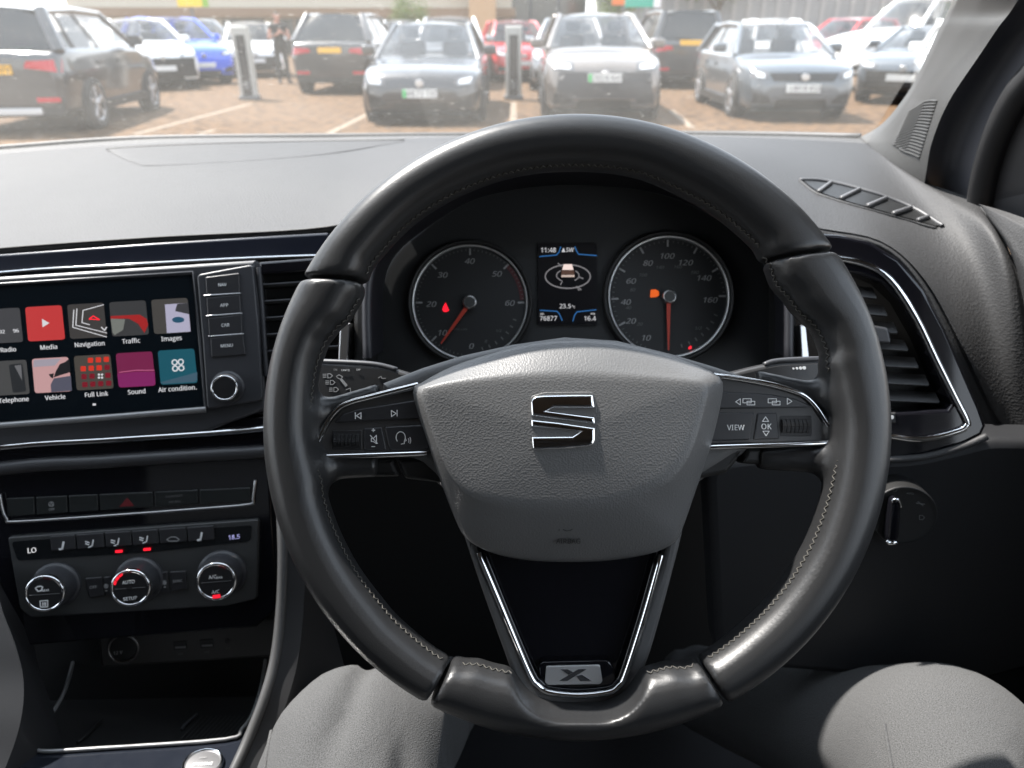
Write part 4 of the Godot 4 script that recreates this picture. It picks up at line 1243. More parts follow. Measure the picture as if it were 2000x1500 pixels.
	strokes(sc, fr, [ell(c0.x - 6, c0.y - 7, 5, 5, 10), ell(c0.x + 6, c0.y - 8, 5, 5, 10), ell(c0.x - 5, c0.y + 5, 5, 5, 10), ell(c0.x + 7, c0.y + 4, 5, 5, 10)], 2.4, z2, W, "tile_symbol", true)
	flat(sc, fr, [c0.x - 34, c0.y + 32, c0.x + 38, c0.y + 12, c0.x + 38, c0.y + 27, c0.x + 34, c0.y + 31, c0.x - 28, c0.y + 35], z2, glow("tile_slate", Color(0.06, 0.12, 0.17), 0.20), "tile_symbol")
	lettering(sc, fr, "92", 4, 648, 8, mats.glow_text, z2)
	lettering(sc, fr, "96", 31, 646, 8, mats.glow_text, z2)
	flat(sc, fr, [181, 788, 187, 788, 187, 792, 181, 792], z, W, "page_dot")

	# strip of trim between the screen and the switches
	var tr := thing("dash_trim", "gloss black trim with bright chrome strip under the touchscreen", "dashboard trim", fr)
	part(tr, "gloss_panel", slab(pp(fr, [-450, 905, 0, 852, 400, 822, 520, 812, 530, 1000, 540, 1190, 500, 1225, 45, 1262, 10, 1180, -20, 1060, -450, 1080], -0.006), -0.06, -0.006, 0.002), mats.gloss_black)
	piped(tr, fr, [-450, 930, 0, 874, 200, 860, 400, 847, 530, 836], -0.002, 0.0028, mats.chrome, "chrome_strip", 4, 0.9)
	piped(tr, fr, [-450, 985, 0, 916, 200, 902, 400, 889, 530, 882], 0.0, 0.0062, mat("ridge_plastic", Color(0.03, 0.03, 0.032), 0.42), "ridge", 4, 0.9)
	piped(tr, fr, [0, 965, 6, 998, 14, 1014, 30, 1019, 200, 1008, 400, 993, 488, 985, 494, 975, 499, 938], -0.003, 0.0013, mats.satin, "chrome_edge", 3)
	# row of push switches
	var sw := thing("switch_row", "row of flat black push switches with a red hazard triangle", "switch panel", fr)
	var xs := [10, 68, 132, 192, 300, 388, 490]
	for i in 6:
		var x0: float = xs[i] + 1.5
		var x1: float = xs[i + 1] - 1.5
		var y0 := 978.0 - (x0 * 0.045)
		var y1 := 978.0 - (x1 * 0.045)
		button(sw, fr, [x0, y0 - 4, x1, y1 - 4, x1 + 1, y1 + 32 - x1 * 0.022, x0 + 2, y0 + 32 - x0 * 0.02], -0.008, -0.0042, mat("switch_black", Color(0.016, 0.018, 0.018), 0.3), "switch", 2)
	strokes(sw, fr, [ell(100, 985, 5, 5, 10), [97, 987, 100, 981, 103, 987]], 1.0, -0.004, mats.print_dim, "symbol", true)
	lettering(sw, fr, "OFF", 101, 995, 5, mats.print_dim, -0.004)
	flat(sw, fr, [233, 990, 248, 972, 262, 988], -0.004, mat("hazard_red", Color(0.13, 0.008, 0.012), 0.5), "hazard_triangle")
	lettering(sw, fr, "PASSENGER", 340, 969, 4.5, mats.print_faint, -0.004)
	lettering(sw, fr, "AIR BAG", 341, 980, 4.5, mats.print_faint, -0.004)

	# climate panel
	var cl := thing("climate_panel", "dark grey climate control panel with three chrome-ringed knobs and red indicator bars", "climate control", fr)
	part(cl, "panel", slab(rounded(pp(fr, [14, 1049, 506, 1014, 502, 1170, 440, 1184, 60, 1207, 38, 1190], 0.0), 0.003, 3), -0.02, 0.0, 0.0015), mat("climate_plastic", Color(0.036, 0.037, 0.037), 0.42))
	var win := part(cl, "display_strip", slab(rounded(pp(fr, [22, 1058, 492, 1026, 489, 1057, 300, 1078, 34, 1095], 0.0005), 0.003, 3), -0.004, 0.0005), mat("strip_black", Color(0.006, 0.007, 0.008), 0.22))
	var bx := [96, 147, 203, 256, 309, 364, 418]
	for i in 6:
		var x0: float = bx[i] + 1.0
		var x1: float = bx[i + 1] - 1.0
		button(cl, fr, [x0, 1054 - x0 * 0.066 - 0, x1, 1054 - x1 * 0.066, x1 + 2, 1083 - x1 * 0.07, x0 + 3, 1083 - x0 * 0.07], 0.0, 0.002, mats.button, "button", 2)
	lettering(win, fr, "LO", 62, 1075, 11, mats.glow_white, 0.0009, 0.05)
	lettering(win, fr, "18.5", 457, 1049, 9, glow("glow_lcd", Color(0.4, 0.4, 0.75), 0.25), 0.0009, 0.05)
	for q in [[120, 1067], [390, 1049]]:
		strokes(cl, fr, [[q[0] + 4, q[1] - 8, q[0] + 2, q[1] + 2, q[0] + 1, q[1] + 5, q[0] - 4, q[1] + 6]], 4.0, 0.0024, mats.print, "symbol")
	for q in [[175, 1063], [225, 1060], [281, 1055]]:
		strokes(cl, fr, [[q[0] + 7, q[1] - 8, q[0] + 5, q[1] + 3, q[0] - 2, q[1] + 6], [q[0] - 8, q[1] - 5, q[0] - 1, q[1] - 3], [q[0] - 8, q[1] - 1, q[0] - 2, q[1] + 1]], 2.4, 0.0024, mats.print, "symbol")
	strokes(cl, fr, [[326, 1054, 333, 1049, 343, 1049, 350, 1054, 346, 1057, 330, 1057]], 1.6, 0.0024, mats.print_dim, "symbol", true)
	for q in [[232, 1077], [287, 1073]]:
		flat(cl, fr, [q[0] - 7, q[1] - 2, q[0] + 7, q[1] - 3, q[0] + 7, q[1] + 2, q[0] - 7, q[1] + 3], 0.0024, mats.glow_red, "indicator", 1)
	for q in [[165, 1130, 198, 1127, 204, 1164, 174, 1168, "OFF", 182, 1147], [202, 1127, 216, 1126, 219, 1162, 207, 1163, "", 0, 0], [310, 1118, 327, 1117, 329, 1156, 312, 1158, "", 0, 0], [331, 1117, 363, 1115, 366, 1150, 333, 1156, "SYNC", 347, 1135]]:
		var b := button(cl, fr, q.slice(0, 8), 0.0, 0.002, mats.button, "button", 3)
		if q[8]:
			lettering(b, fr, q[8], q[9], q[10], 6.0, mats.print_dim, 0.0024)
	for q in [[207, 1145], [321, 1138]]:
		strokes(cl, fr, [[q[0] - 4, q[1], q[0] + 4, q[1]], [q[0], q[1] - 4, q[0], q[1] + 4], [q[0] - 3, q[1] - 3, q[0] + 3, q[1] + 3], [q[0] - 3, q[1] + 3, q[0] + 3, q[1] - 3], [q[0] - 1, q[1] + 9, q[0] + 2, q[1] + 9]], 1.8, 0.0024, mats.print_dim, "symbol")
	var k1 := knob(cl, fr, 100, 1147, 86, 1160, 48, 39, 0.0, 0.024, "knob")
	var k2 := knob(cl, fr, 262, 1135, 254, 1149, 48, 39, 0.0, 0.024, "knob")
	var k3 := knob(cl, fr, 430, 1117, 422, 1136, 48, 39, 0.0, 0.024, "knob")
	var kz := 0.0246
	lettering(k2, fr, "AUTO", 251, 1137, 7, mats.print, kz)
	lettering(k2, fr, "SETUP", 254, 1169, 7, mats.print, kz)
	lettering(k3, fr, "A/C", 415, 1127, 7, mats.print, kz)
	lettering(k3, fr, "MAX", 428, 1128, 4.5, mats.print, kz)
	lettering(k3, fr, "A/C", 421, 1156, 7, mats.print, kz)
	flat(k3, fr, [415, 1163, 430, 1161, 430, 1167, 415, 1169], kz, mats.glow_red, "indicator", 1)
	lettering(k1, fr, "MAX", 89, 1153, 5, mats.print, kz)
	strokes(k1, fr, [[69, 1149, 73, 1146, 79, 1145, 83, 1147, 80, 1154, 74, 1155]], 2.4, kz, mats.print, "symbol", true)
	strokes(k1, fr, [[78, 1174, 93, 1173, 93, 1185, 79, 1186]], 1.8, kz, mats.print, "symbol", true)
	strokes(k1, fr, [[83, 1177, 83, 1183], [86, 1177, 86, 1183], [89, 1177, 89, 1183]], 1.5, kz, mats.print, "symbol")
	for q in [[k1, 57, 1163, 116, 1159], [k2, 225, 1151, 283, 1147], [k3, 393, 1139, 451, 1134]]:
		strokes(q[0], fr, [[q[1], q[2], q[3], q[4]]], 1.0, kz, mats.print_faint, "split_line")
	flat(k2, fr, ell(253, 1150, 6, 5, 14), kz, mats.black_plastic, "sensor")
	for i in 5:
		var a := PI + 0.25 + i * 0.30
		strokes(k2, fr, [[254 + cos(a) * 31, 1149 + sin(a) * 31, 254 + cos(a + 0.16) * 31, 1149 + sin(a + 0.16) * 31]], 4.0, kz, mats.glow_red if i < 3 else mats.red_band, "level_mark")
	strokes(k1, fr, [ell(86, 1160, 30, 30, 6, -1.6, -1.15)], 3.0, kz, mats.red_band, "level_mark")
	strokes(k3, fr, [ell(422, 1136, 30, 30, 6, -1.4, -0.95)], 3.0, kz, mats.red_band, "level_mark")

	# socket panel lower down, set back
	var so := thing("socket_panel", "black panel with round 12 volt socket, two usb ports and an aux jack", "socket panel", fr)
	part(so, "panel", slab(rounded(pp(fr, [188, 1236, 540, 1206, 536, 1284, 196, 1306], -0.03), 0.004, 3), -0.06, -0.03, 0.003), mat("socket_plastic", Color(0.024, 0.023, 0.022), 0.5))
	part(so, "tray_back", slab(pp(fr, [60, 1190, 560, 1170, 560, 1480, 60, 1480], -0.07), -0.10, -0.07), mats.black_plastic)
	var o := hit(fr, 242, 1266, -0.03)
	var s := hit(fr, 243, 1266, -0.03).distance_to(o)
	part(so, "socket_ring", lathe([Vector2(31 * s, -0.031), Vector2(31 * s, -0.0285), Vector2(29 * s, -0.0275), Vector2(27 * s, -0.0285), Vector2(26 * s, -0.031)], 40), mat("socket_metal", Color(0.25, 0.24, 0.23), 0.35, 1.0), Transform3D(Basis.IDENTITY, Vector3(o.x, o.y, 0)))
	part(so, "socket_cap", lathe([Vector2(26 * s, -0.030), Vector2(24 * s, -0.029), Vector2(0.0001, -0.029)], 32), mats.black_plastic, Transform3D(Basis.IDENTITY, Vector3(o.x, o.y, 0)))
	lettering(so, fr, "12 V", 230, 1275, 7, mats.print_dim, -0.0287, 0.1)
	for x in [352, 404]:
		part(so, "usb_port", slab(pp(fr, [x - 14, 1254 - (x - 352) * 0.07, x + 12, 1252 - (x - 352) * 0.07, x + 13, 1268 - (x - 352) * 0.07, x - 13, 1270 - (x - 352) * 0.07], -0.029), -0.031, -0.0292), mats.black_plastic)
		flat(so, fr, [x - 10, 1263 - (x - 352) * 0.07, x + 11, 1262 - (x - 352) * 0.07, x + 11, 1266 - (x - 352) * 0.07, x - 10, 1267 - (x - 352) * 0.07], -0.0288, mats.print_faint, "contact_tongue")
		lettering(so, fr, "USB", x, 1277 - (x - 352) * 0.07, 4, mats.print_faint, -0.0288)
	flat(so, fr, ell(444, 1252, 5, 5, 14), -0.0288, mats.black_plastic, "aux_jack")
	lettering(so, fr, "AUX", 445, 1266, 3.5, mats.print_faint, -0.0288)
func knob(parent: Node, fr: Transform3D, bx, by, tx, ty, base_px, top_px, z0: float, z1: float, called: String) -> MeshInstance3D:
	var a := hit(fr, bx, by, z0)
	var b := hit(fr, tx, ty, z1)
	var s0 := hit(fr, bx + 1, by, z0).distance_to(a)
	var s1 := hit(fr, tx + 1, ty, z1).distance_to(b)
	var o := Vector3(b.x, b.y, 0)
	var r0: float = base_px * s0
	var r1: float = top_px * s1
	var h := z1 - z0
	var k := part(parent, called, lathe([Vector2(r0, z0), Vector2(r0, z0 + h * 0.08), Vector2(r0 * 0.97, z0 + h * 0.12), Vector2(r1 * 1.08, z0 + h * 0.16), Vector2(r1 * 1.06, z1 - h * 0.3), Vector2(r1 * 1.0, z1 - h * 0.16)], 48), mats.bezel, Transform3D(Basis.IDENTITY, o))
	part(k, "knob_ring", lathe([Vector2(r1 * 1.02, z1 - h * 0.2), Vector2(r1 * 1.03, z1 - h * 0.06), Vector2(r1 * 0.99, z1), Vector2(r1 * 0.88, z1 + h * 0.005), Vector2(r1 * 0.86, z1 - h * 0.08)], 48), mats.chrome)
	part(k, "knob_face", lathe([Vector2(r1 * 0.885, z1 - 0.0004), Vector2(0.0001, z1 + 0.0001)], 40), mat("knob_black", Color(0.014, 0.014, 0.015), 0.35))
	k.child_entered_tree.connect(func(n: Node) -> void: shift_later.append([n, o]))   # markings are given in the sheet's axes
	return k
var shift_later := []
func settle() -> void:
	for q in shift_later:
		q[0].position -= q[1]
	shift_later.clear()

# ---------------------------------------------------------------- console with tray
func console() -> void:
	settle()
	var fr := pillar_frame(at_depth(60, 1470, 0.60), at_depth(460, 1452, 0.63), at_depth(150, 1330, 0.685))
	var c := thing("centre_console", "dark centre console with an open tray and glossy panel below the sockets", "console", fr)
	part(c, "top_panel", slab(pp(fr, [70, 1452, 80, 1470, 100, 1472, 440, 1447, 476, 1425, 505, 1395, 540, 1395, 440, 1700, -20, 1700, 20, 1520], 0.0), -0.04, 0.0, 0.001), mat("console_gloss", Color(0.011, 0.013, 0.018), 0.16))
	grain(mats.console_gloss, tex.worn, 9.0, 0.002)
	mats.console_gloss.roughness_texture = noise_tex("smear", 512, 0.012, FastNoiseLite.TYPE_SIMPLEX_SMOOTH, 5, 0.2, 1.9, 33)
	piped(c, fr, [150, 1262, 128, 1345, 98, 1400, 74, 1445, 74, 1460, 88, 1467, 200, 1461, 440, 1444, 472, 1424, 494, 1392, 512, 1330, 524, 1240], 0.002, 0.0017, mats.bezel_silver, "tray_rim", 4)
	part(c, "tray_floor", slab(pp(fr, [40, 1480, 460, 1455, 540, 1330, 540, 1150, 100, 1150], -0.035), -0.05, -0.035), mats.black_plastic)
	var ribs := MB.new()
	for i in 13:
		var x: float = 372 + i * 9.0
		strokes_in(ribs, fr, [x - 18, 1442, x + 24, 1398], 3.0, -0.033)
	part(c, "tray_ribs", ribs.done(), mat("rib_rubber", Color(0.02, 0.02, 0.02), 0.6)).set_meta("kind", "stuff")
	piped(c, fr, [150, 1450, 165, 1440, 200, 1405], -0.033, 0.0015, mats.black_plastic, "tray_ridge", 3)
	piped(c, fr, [355, 1425, 362, 1415, 385, 1395], -0.033, 0.0015, mats.bezel, "tray_ridge", 3)
	var inv := fr.affine_inverse()
	# side walls: raised shoulders that sweep down from the dash
	var path := [[548, 985, 0.635], [552, 1080, 0.63], [549, 1180, 0.625], [538, 1280, 0.615], [517, 1360, 0.60], [486, 1440, 0.585], [450, 1520, 0.565], [400, 1640, 0.54]]
	var rows := [[], [], [], []]
	var edge := PackedVector3Array()
	for q in path:
		edge.append(inv * at_depth(q[0], q[1], q[2]))
	edge = spline(edge, 5)
	var out := PackedVector3Array()
	for q in path:
		out.append(inv * (at_depth(q[0] + 44, q[1] + 8, q[2] + 0.005)))
	out = spline(out, 5)
	var down := inv.basis * Vector3(0.03, -0.35, 0)
	for i in edge.size():
		rows[0].append(edge[i] + inv.basis * Vector3(-0.004, -0.06, 0))
		rows[1].append(edge[i])
		rows[2].append(out[i])
		rows[3].append(out[i] + down)
	var mb := MB.new()
	for j in 3:
		grid_in(mb, [rows[j], rows[j + 1]])
	var wall := part(c, "side_wall", mb.done(), mat("wall_plastic", Color(0.020, 0.020, 0.021), 0.45))
	part(wall, "wall_edge", tube(edge, 0.0045, 8, false, inv.basis * Vector3.RIGHT), mat("edge_grey", Color(0.06, 0.06, 0.06), 0.4))
	var lp := [[-12, 1120, 0.61], [4, 1190, 0.605], [30, 1260, 0.60], [46, 1330, 0.595], [40, 1410, 0.585], [10, 1500, 0.575], [-40, 1600, 0.56]]
	var le := PackedVector3Array()
	var lo := PackedVector3Array()
	for q in lp:
		le.append(inv * at_depth(q[0], q[1], q[2]))
		lo.append(inv * at_depth(q[0] - 60, q[1] - 6, q[2] + 0.0))
	le = spline(le, 5)
	lo = spline(lo, 5)
	var lr := [[], [], [], []]
	for i in le.size():
		lr[0].append(le[i] + inv.basis * Vector3(0.01, -0.08, 0))
		lr[1].append(le[i])
		lr[2].append(lo[i])
		lr[3].append(lo[i] + inv.basis * Vector3(-0.02, -0.35, 0))
	var mb2 := MB.new()
	for j in 3:
		grid_in(mb2, [lr[j], lr[j + 1]])
	part(c, "side_wall", mb2.done(), mats.wall_plastic)
	# engine button
	var b := thing("engine_button", "round silver engine start button with chrome ring on the glossy console", "start button", fr)
	var o := hit(fr, 396, 1492, 0.002)
	var s := hit(fr, 397, 1492, 0.002).distance_to(o)
	var xf := Transform3D(Basis.IDENTITY, Vector3(o.x, o.y, 0))
	part(b, "ring", lathe([Vector2(40 * s, 0.0), Vector2(40 * s, 0.003), Vector2(37 * s, 0.0045), Vector2(34 * s, 0.004), Vector2(33 * s, 0.002)], 48), mats.chrome, xf)
	part(b, "cap", lathe([Vector2(33 * s, 0.0025), Vector2(31 * s, 0.0034), Vector2(0.0001, 0.0036)], 40), mat("cap_silver", Color(0.22, 0.22, 0.225), 0.42, 0.8), xf)
	lettering(b, fr, "ENGINE", 396, 1492, 8, mats.print, 0.0042)
	lettering(b, fr, "START", 396, 1480, 4, mats.print_dim, 0.0042)
	lettering(b, fr, "STOP", 396, 1504, 5, mats.print, 0.0042)

# ---------------------------------------------------------------- air vents
func air_vents() -> void:
	var fr := sf0
	var v := thing("air_vent", "black slatted air vent between touchscreen and steering wheel", "air vent", fr, "dashboard air vents")
	part(v, "recess", slab(pp(fr, [508, 520, 690, 505, 690, 730, 522, 735], -0.03), -0.05, -0.03), mats.black_plastic)
	piped(v, fr, [505, 522, 512, 600, 520, 735], 0.0, 0.0022, mats.bezel, "vent_frame", 3)
	part(v, "vent_frame", slab(pp(fr, [505, 512, 690, 498, 690, 524, 508, 536], 0.0), -0.03, 0.0, 0.002), mats.gloss_black)
	part(v, "vent_frame", slab(pp(fr, [516, 722, 690, 712, 690, 790, 520, 800], 0.0), -0.03, 0.0, 0.002), mats.black_plastic)
	for i in 6:
		var y := 556.0 + i * 32.5
		var q := pp(fr, [514 + i * 1.5, y, 690, y - 12, 690, y - 6, 514 + i * 1.5, y + 6], -0.004)
		part(v, "slat", slab(q, -0.028, -0.004, 0.0008), mats.black_plastic)
		piped(v.get_child(v.get_child_count() - 1), fr, [514 + i * 1.5, y, 690, y - 12], -0.003, 0.0009, mats.bezel, "slat_edge", 1)
	var fr2 := frame_at(at_depth(1760, 690, 0.605), -12, 20)
	var w := thing("air_vent", "black slatted air vent with chrome surround beside the driver's door", "air vent", fr2, "dashboard air vents")
	part(w, "recess", slab(pp(fr2, [1640, 480, 1700, 490, 1790, 560, 1900, 800, 1880, 850, 1640, 850], -0.035), -0.05, -0.035), mats.black_plastic)
	# gloss surround: a band that follows the opening
	var outer := [1600, 455, 1640, 458, 1700, 472, 1756, 506, 1806, 566, 1846, 640, 1884, 726, 1916, 800, 1927, 832, 1918, 850, 1882, 868, 1800, 890, 1720, 900, 1650, 902]
	var inner := [1650, 809, 1740, 806, 1850, 800, 1858, 790, 1840, 750, 1800, 660, 1760, 590, 1720, 552, 1680, 536, 1640, 530, 1605, 527]
	var ring := pp(fr2, outer, 0.0)
	ring.append_array(pp(fr2, inner, 0.0))
	part(w, "vent_frame", slab(ring, -0.03, 0.0, 0.003, 3), mats.gloss_black)
	piped(w, fr2, [1600, 500, 1625, 502, 1690, 516, 1738, 545, 1788, 618, 1828, 700, 1866, 776, 1889, 822, 1887, 833, 1872, 842, 1822, 855, 1780, 857, 1735, 851, 1660, 847], 0.002, 0.0027, mats.chrome, "chrome_strip", 4, 0.8)
	for i in 8:
		var y := 558.0 + i * 34.0
		var xr := 1706.0 + i * 20.5
		var m := MB.new()
		var t0 := hit(fr2, 1640, y - 4, -0.026)
		var t1 := hit(fr2, xr - 2, y + 4, -0.026)
		var t2 := hit(fr2, xr + 6, y + 22, -0.006)
		var t3 := hit(fr2, 1640, y + 14, -0.006)
		grid_in(m, [[Vector3(t0.x, t0.y, -0.026), Vector3(t1.x, t1.y, -0.026)], [Vector3(t3.x, t3.y, -0.006), Vector3(t2.x, t2.y, -0.006)], [Vector3(t3.x, t3.y - 0.0022, -0.0065), Vector3(t2.x, t2.y - 0.0022, -0.0065)], [Vector3(t0.x, t0.y - 0.0022, -0.026), Vector3(t1.x, t1.y - 0.0022, -0.026)]])
		part(w, "slat", m.done(), mat("slat_plastic", Color(0.07, 0.07, 0.071), 0.42))
	part(w, "slat_tab", slab(rounded(pp(fr2, [1690, 632, 1736, 640, 1742, 672, 1690, 668], 0.002), 0.003, 3), -0.012, 0.002, 0.002, 3), mats.bezel)
	part(w, "thumb_wheel", slab(pp(fr2, [1690, 808, 1750, 806, 1750, 826, 1690, 826], 0.001), -0.01, 0.001, 0.001), mats.rubber)
	flat(w, fr2, ell(1742, 815, 4, 4, 10), 0.0015, mats.print, "symbol")

# ---------------------------------------------------------------- steering column, stalks, light switch
func column_and_switches() -> void:
	var fr := Transform3D(Basis(Vector3.RIGHT, upv, -fwd), at_depth(1112, 760, 0.50))
	var c := thing("steering_column", "black plastic shroud round the steering column behind the hub", "steering column", fr)
	part(c, "shroud", slab(rounded(pp(fr, [880, 745, 940, 735, 1290, 735, 1350, 745, 1390, 860, 1340, 1000, 900, 1000, 850, 860], 0.0), 0.025, 5), -0.30, 0.0, 0.01, 3), mats.black_plastic)
	var s1 := thing("indicator_stalk", "flat black indicator stalk with white headlamp symbols behind the wheel", "stalk", fr, "column stalks")
	part(s1, "blade", slab(rounded(pp(fr, [560, 700, 640, 706, 745, 713, 800, 728, 860, 760, 820, 800, 700, 790, 570, 775], 0.006), 0.008, 4), -0.010, 0.006, 0.003, 3), mat("stalk_plastic", Color(0.024, 0.024, 0.025), 0.42))
	piped(s1, fr, [600, 706, 680, 709, 735, 713, 775, 723], 0.004, 0.0022, mats.bezel, "top_edge", 4)
	lettering(s1, fr, "ON", 655, 722, 3.6, mats.print_dim, 0.0064)
	lettering(s1, fr, "CANCEL", 675, 723, 3.6, mats.print, 0.0064)
	lettering(s1, fr, "OFF", 700, 722, 3.6, mats.print, 0.0064)
	for q in [[640, 734, 1.0], [645, 747, 1.0], [652, 761, 1.0]]:
		strokes(s1, fr, [[q[0], q[1] - 4, q[0] + 5, q[1] - 4, q[0] + 9, q[1], q[0] + 5, q[1] + 4, q[0], q[1] + 4]], 1.6, 0.0064, mats.print_dim, "symbol", true)
		strokes(s1, fr, [[q[0] - 9, q[1] - 3, q[0] - 3, q[1] - 3], [q[0] - 9, q[1], q[0] - 3, q[1]], [q[0] - 9, q[1] + 3, q[0] - 3, q[1] + 3]], 1.5, 0.0064, mats.print_dim, "symbol")
	strokes(s1, fr, [[657, 735, 662, 732, 669, 736, 665, 741, 659, 738, 657, 735], [676, 761, 684, 758, 685, 766], [739, 738, 744, 735, 746, 739, 753, 739]], 1.6, 0.0064, mats.print_dim, "symbol")
	strokes(s1, fr, [[667, 742, 676, 753]], 5.0, 0.0064, mats.print_dim, "symbol")
	var s2 := thing("wiper_stalk", "flat black wiper stalk with small white dots behind the wheel", "stalk", fr, "column stalks")
	part(s2, "blade", slab(rounded(pp(fr, [1400, 735, 1480, 715, 1520, 707, 1610, 702, 1660, 700, 1660, 760, 1560, 760, 1420, 790], 0.006), 0.006, 4), -0.010, 0.006, 0.003, 3), mats.stalk_plastic)
	piped(s2, fr, [1492, 713, 1520, 705, 1605, 701], 0.004, 0.002, mats.bezel, "top_edge", 4)
	for i in 4:
		flat(s2, fr, ell(1550 + i * 7, 720 - i * 0.5, 2.0 + i * 0.5, 2.0 + i * 0.5, 8), 0.0064, mats.print, "symbol")
	# rotary lamp switch
	var lf := frame_at(at_depth(1770, 1010, 0.612), -10, 12)
	var l := thing("light_switch", "round black headlamp switch with chrome-tipped grip on the lower dash", "light switch", lf)
	var o := hit(lf, 1762, 1004, 0.0)
	var s := hit(lf, 1763, 1004, 0.0).distance_to(o)
	var xf := Transform3D(Basis.IDENTITY, Vector3(o.x, o.y, 0))
	part(l, "bezel", lathe([Vector2(66 * s, -0.03), Vector2(66 * s, 0.002), Vector2(63 * s, 0.004), Vector2(60 * s, 0.002), Vector2(0.0001, 0.002)], 48), mats.black_plastic, xf)
	part(l, "grip", slab(rounded(pp(lf, [1741, 980, 1748, 974, 1756, 976, 1761, 990, 1757, 1050, 1750, 1062, 1734, 1062, 1730, 1052], 0.012), 0.002, 3), 0.0, 0.012, 0.003, 3), mats.gloss_black)
	piped(l.get_child(1), lf, [1741, 980, 1748, 975, 1756, 977, 1760, 990], 0.012, 0.0010, mats.chrome, "chrome_edge", 3)
	piped(l.get_child(1), lf, [1732, 1055, 1736, 1060, 1751, 1060], 0.012, 0.0018, mats.chrome, "chrome_edge", 2)
	lettering(l, lf, "AUTO", 1778, 964, 4, mats.print_faint, 0.0026)
	strokes(l, lf, [ell(1748, 956, 4, 4, 8), [1796, 1007, 1802, 1007, 1806, 1011, 1802, 1015, 1796, 1015]], 1.2, 0.0026, mats.print_faint, "symbol", true)
	strokes(l, lf, [[1790, 983, 1806, 985], [1793, 980, 1803, 988]], 1.4, 0.0026, mats.print_faint, "symbol")

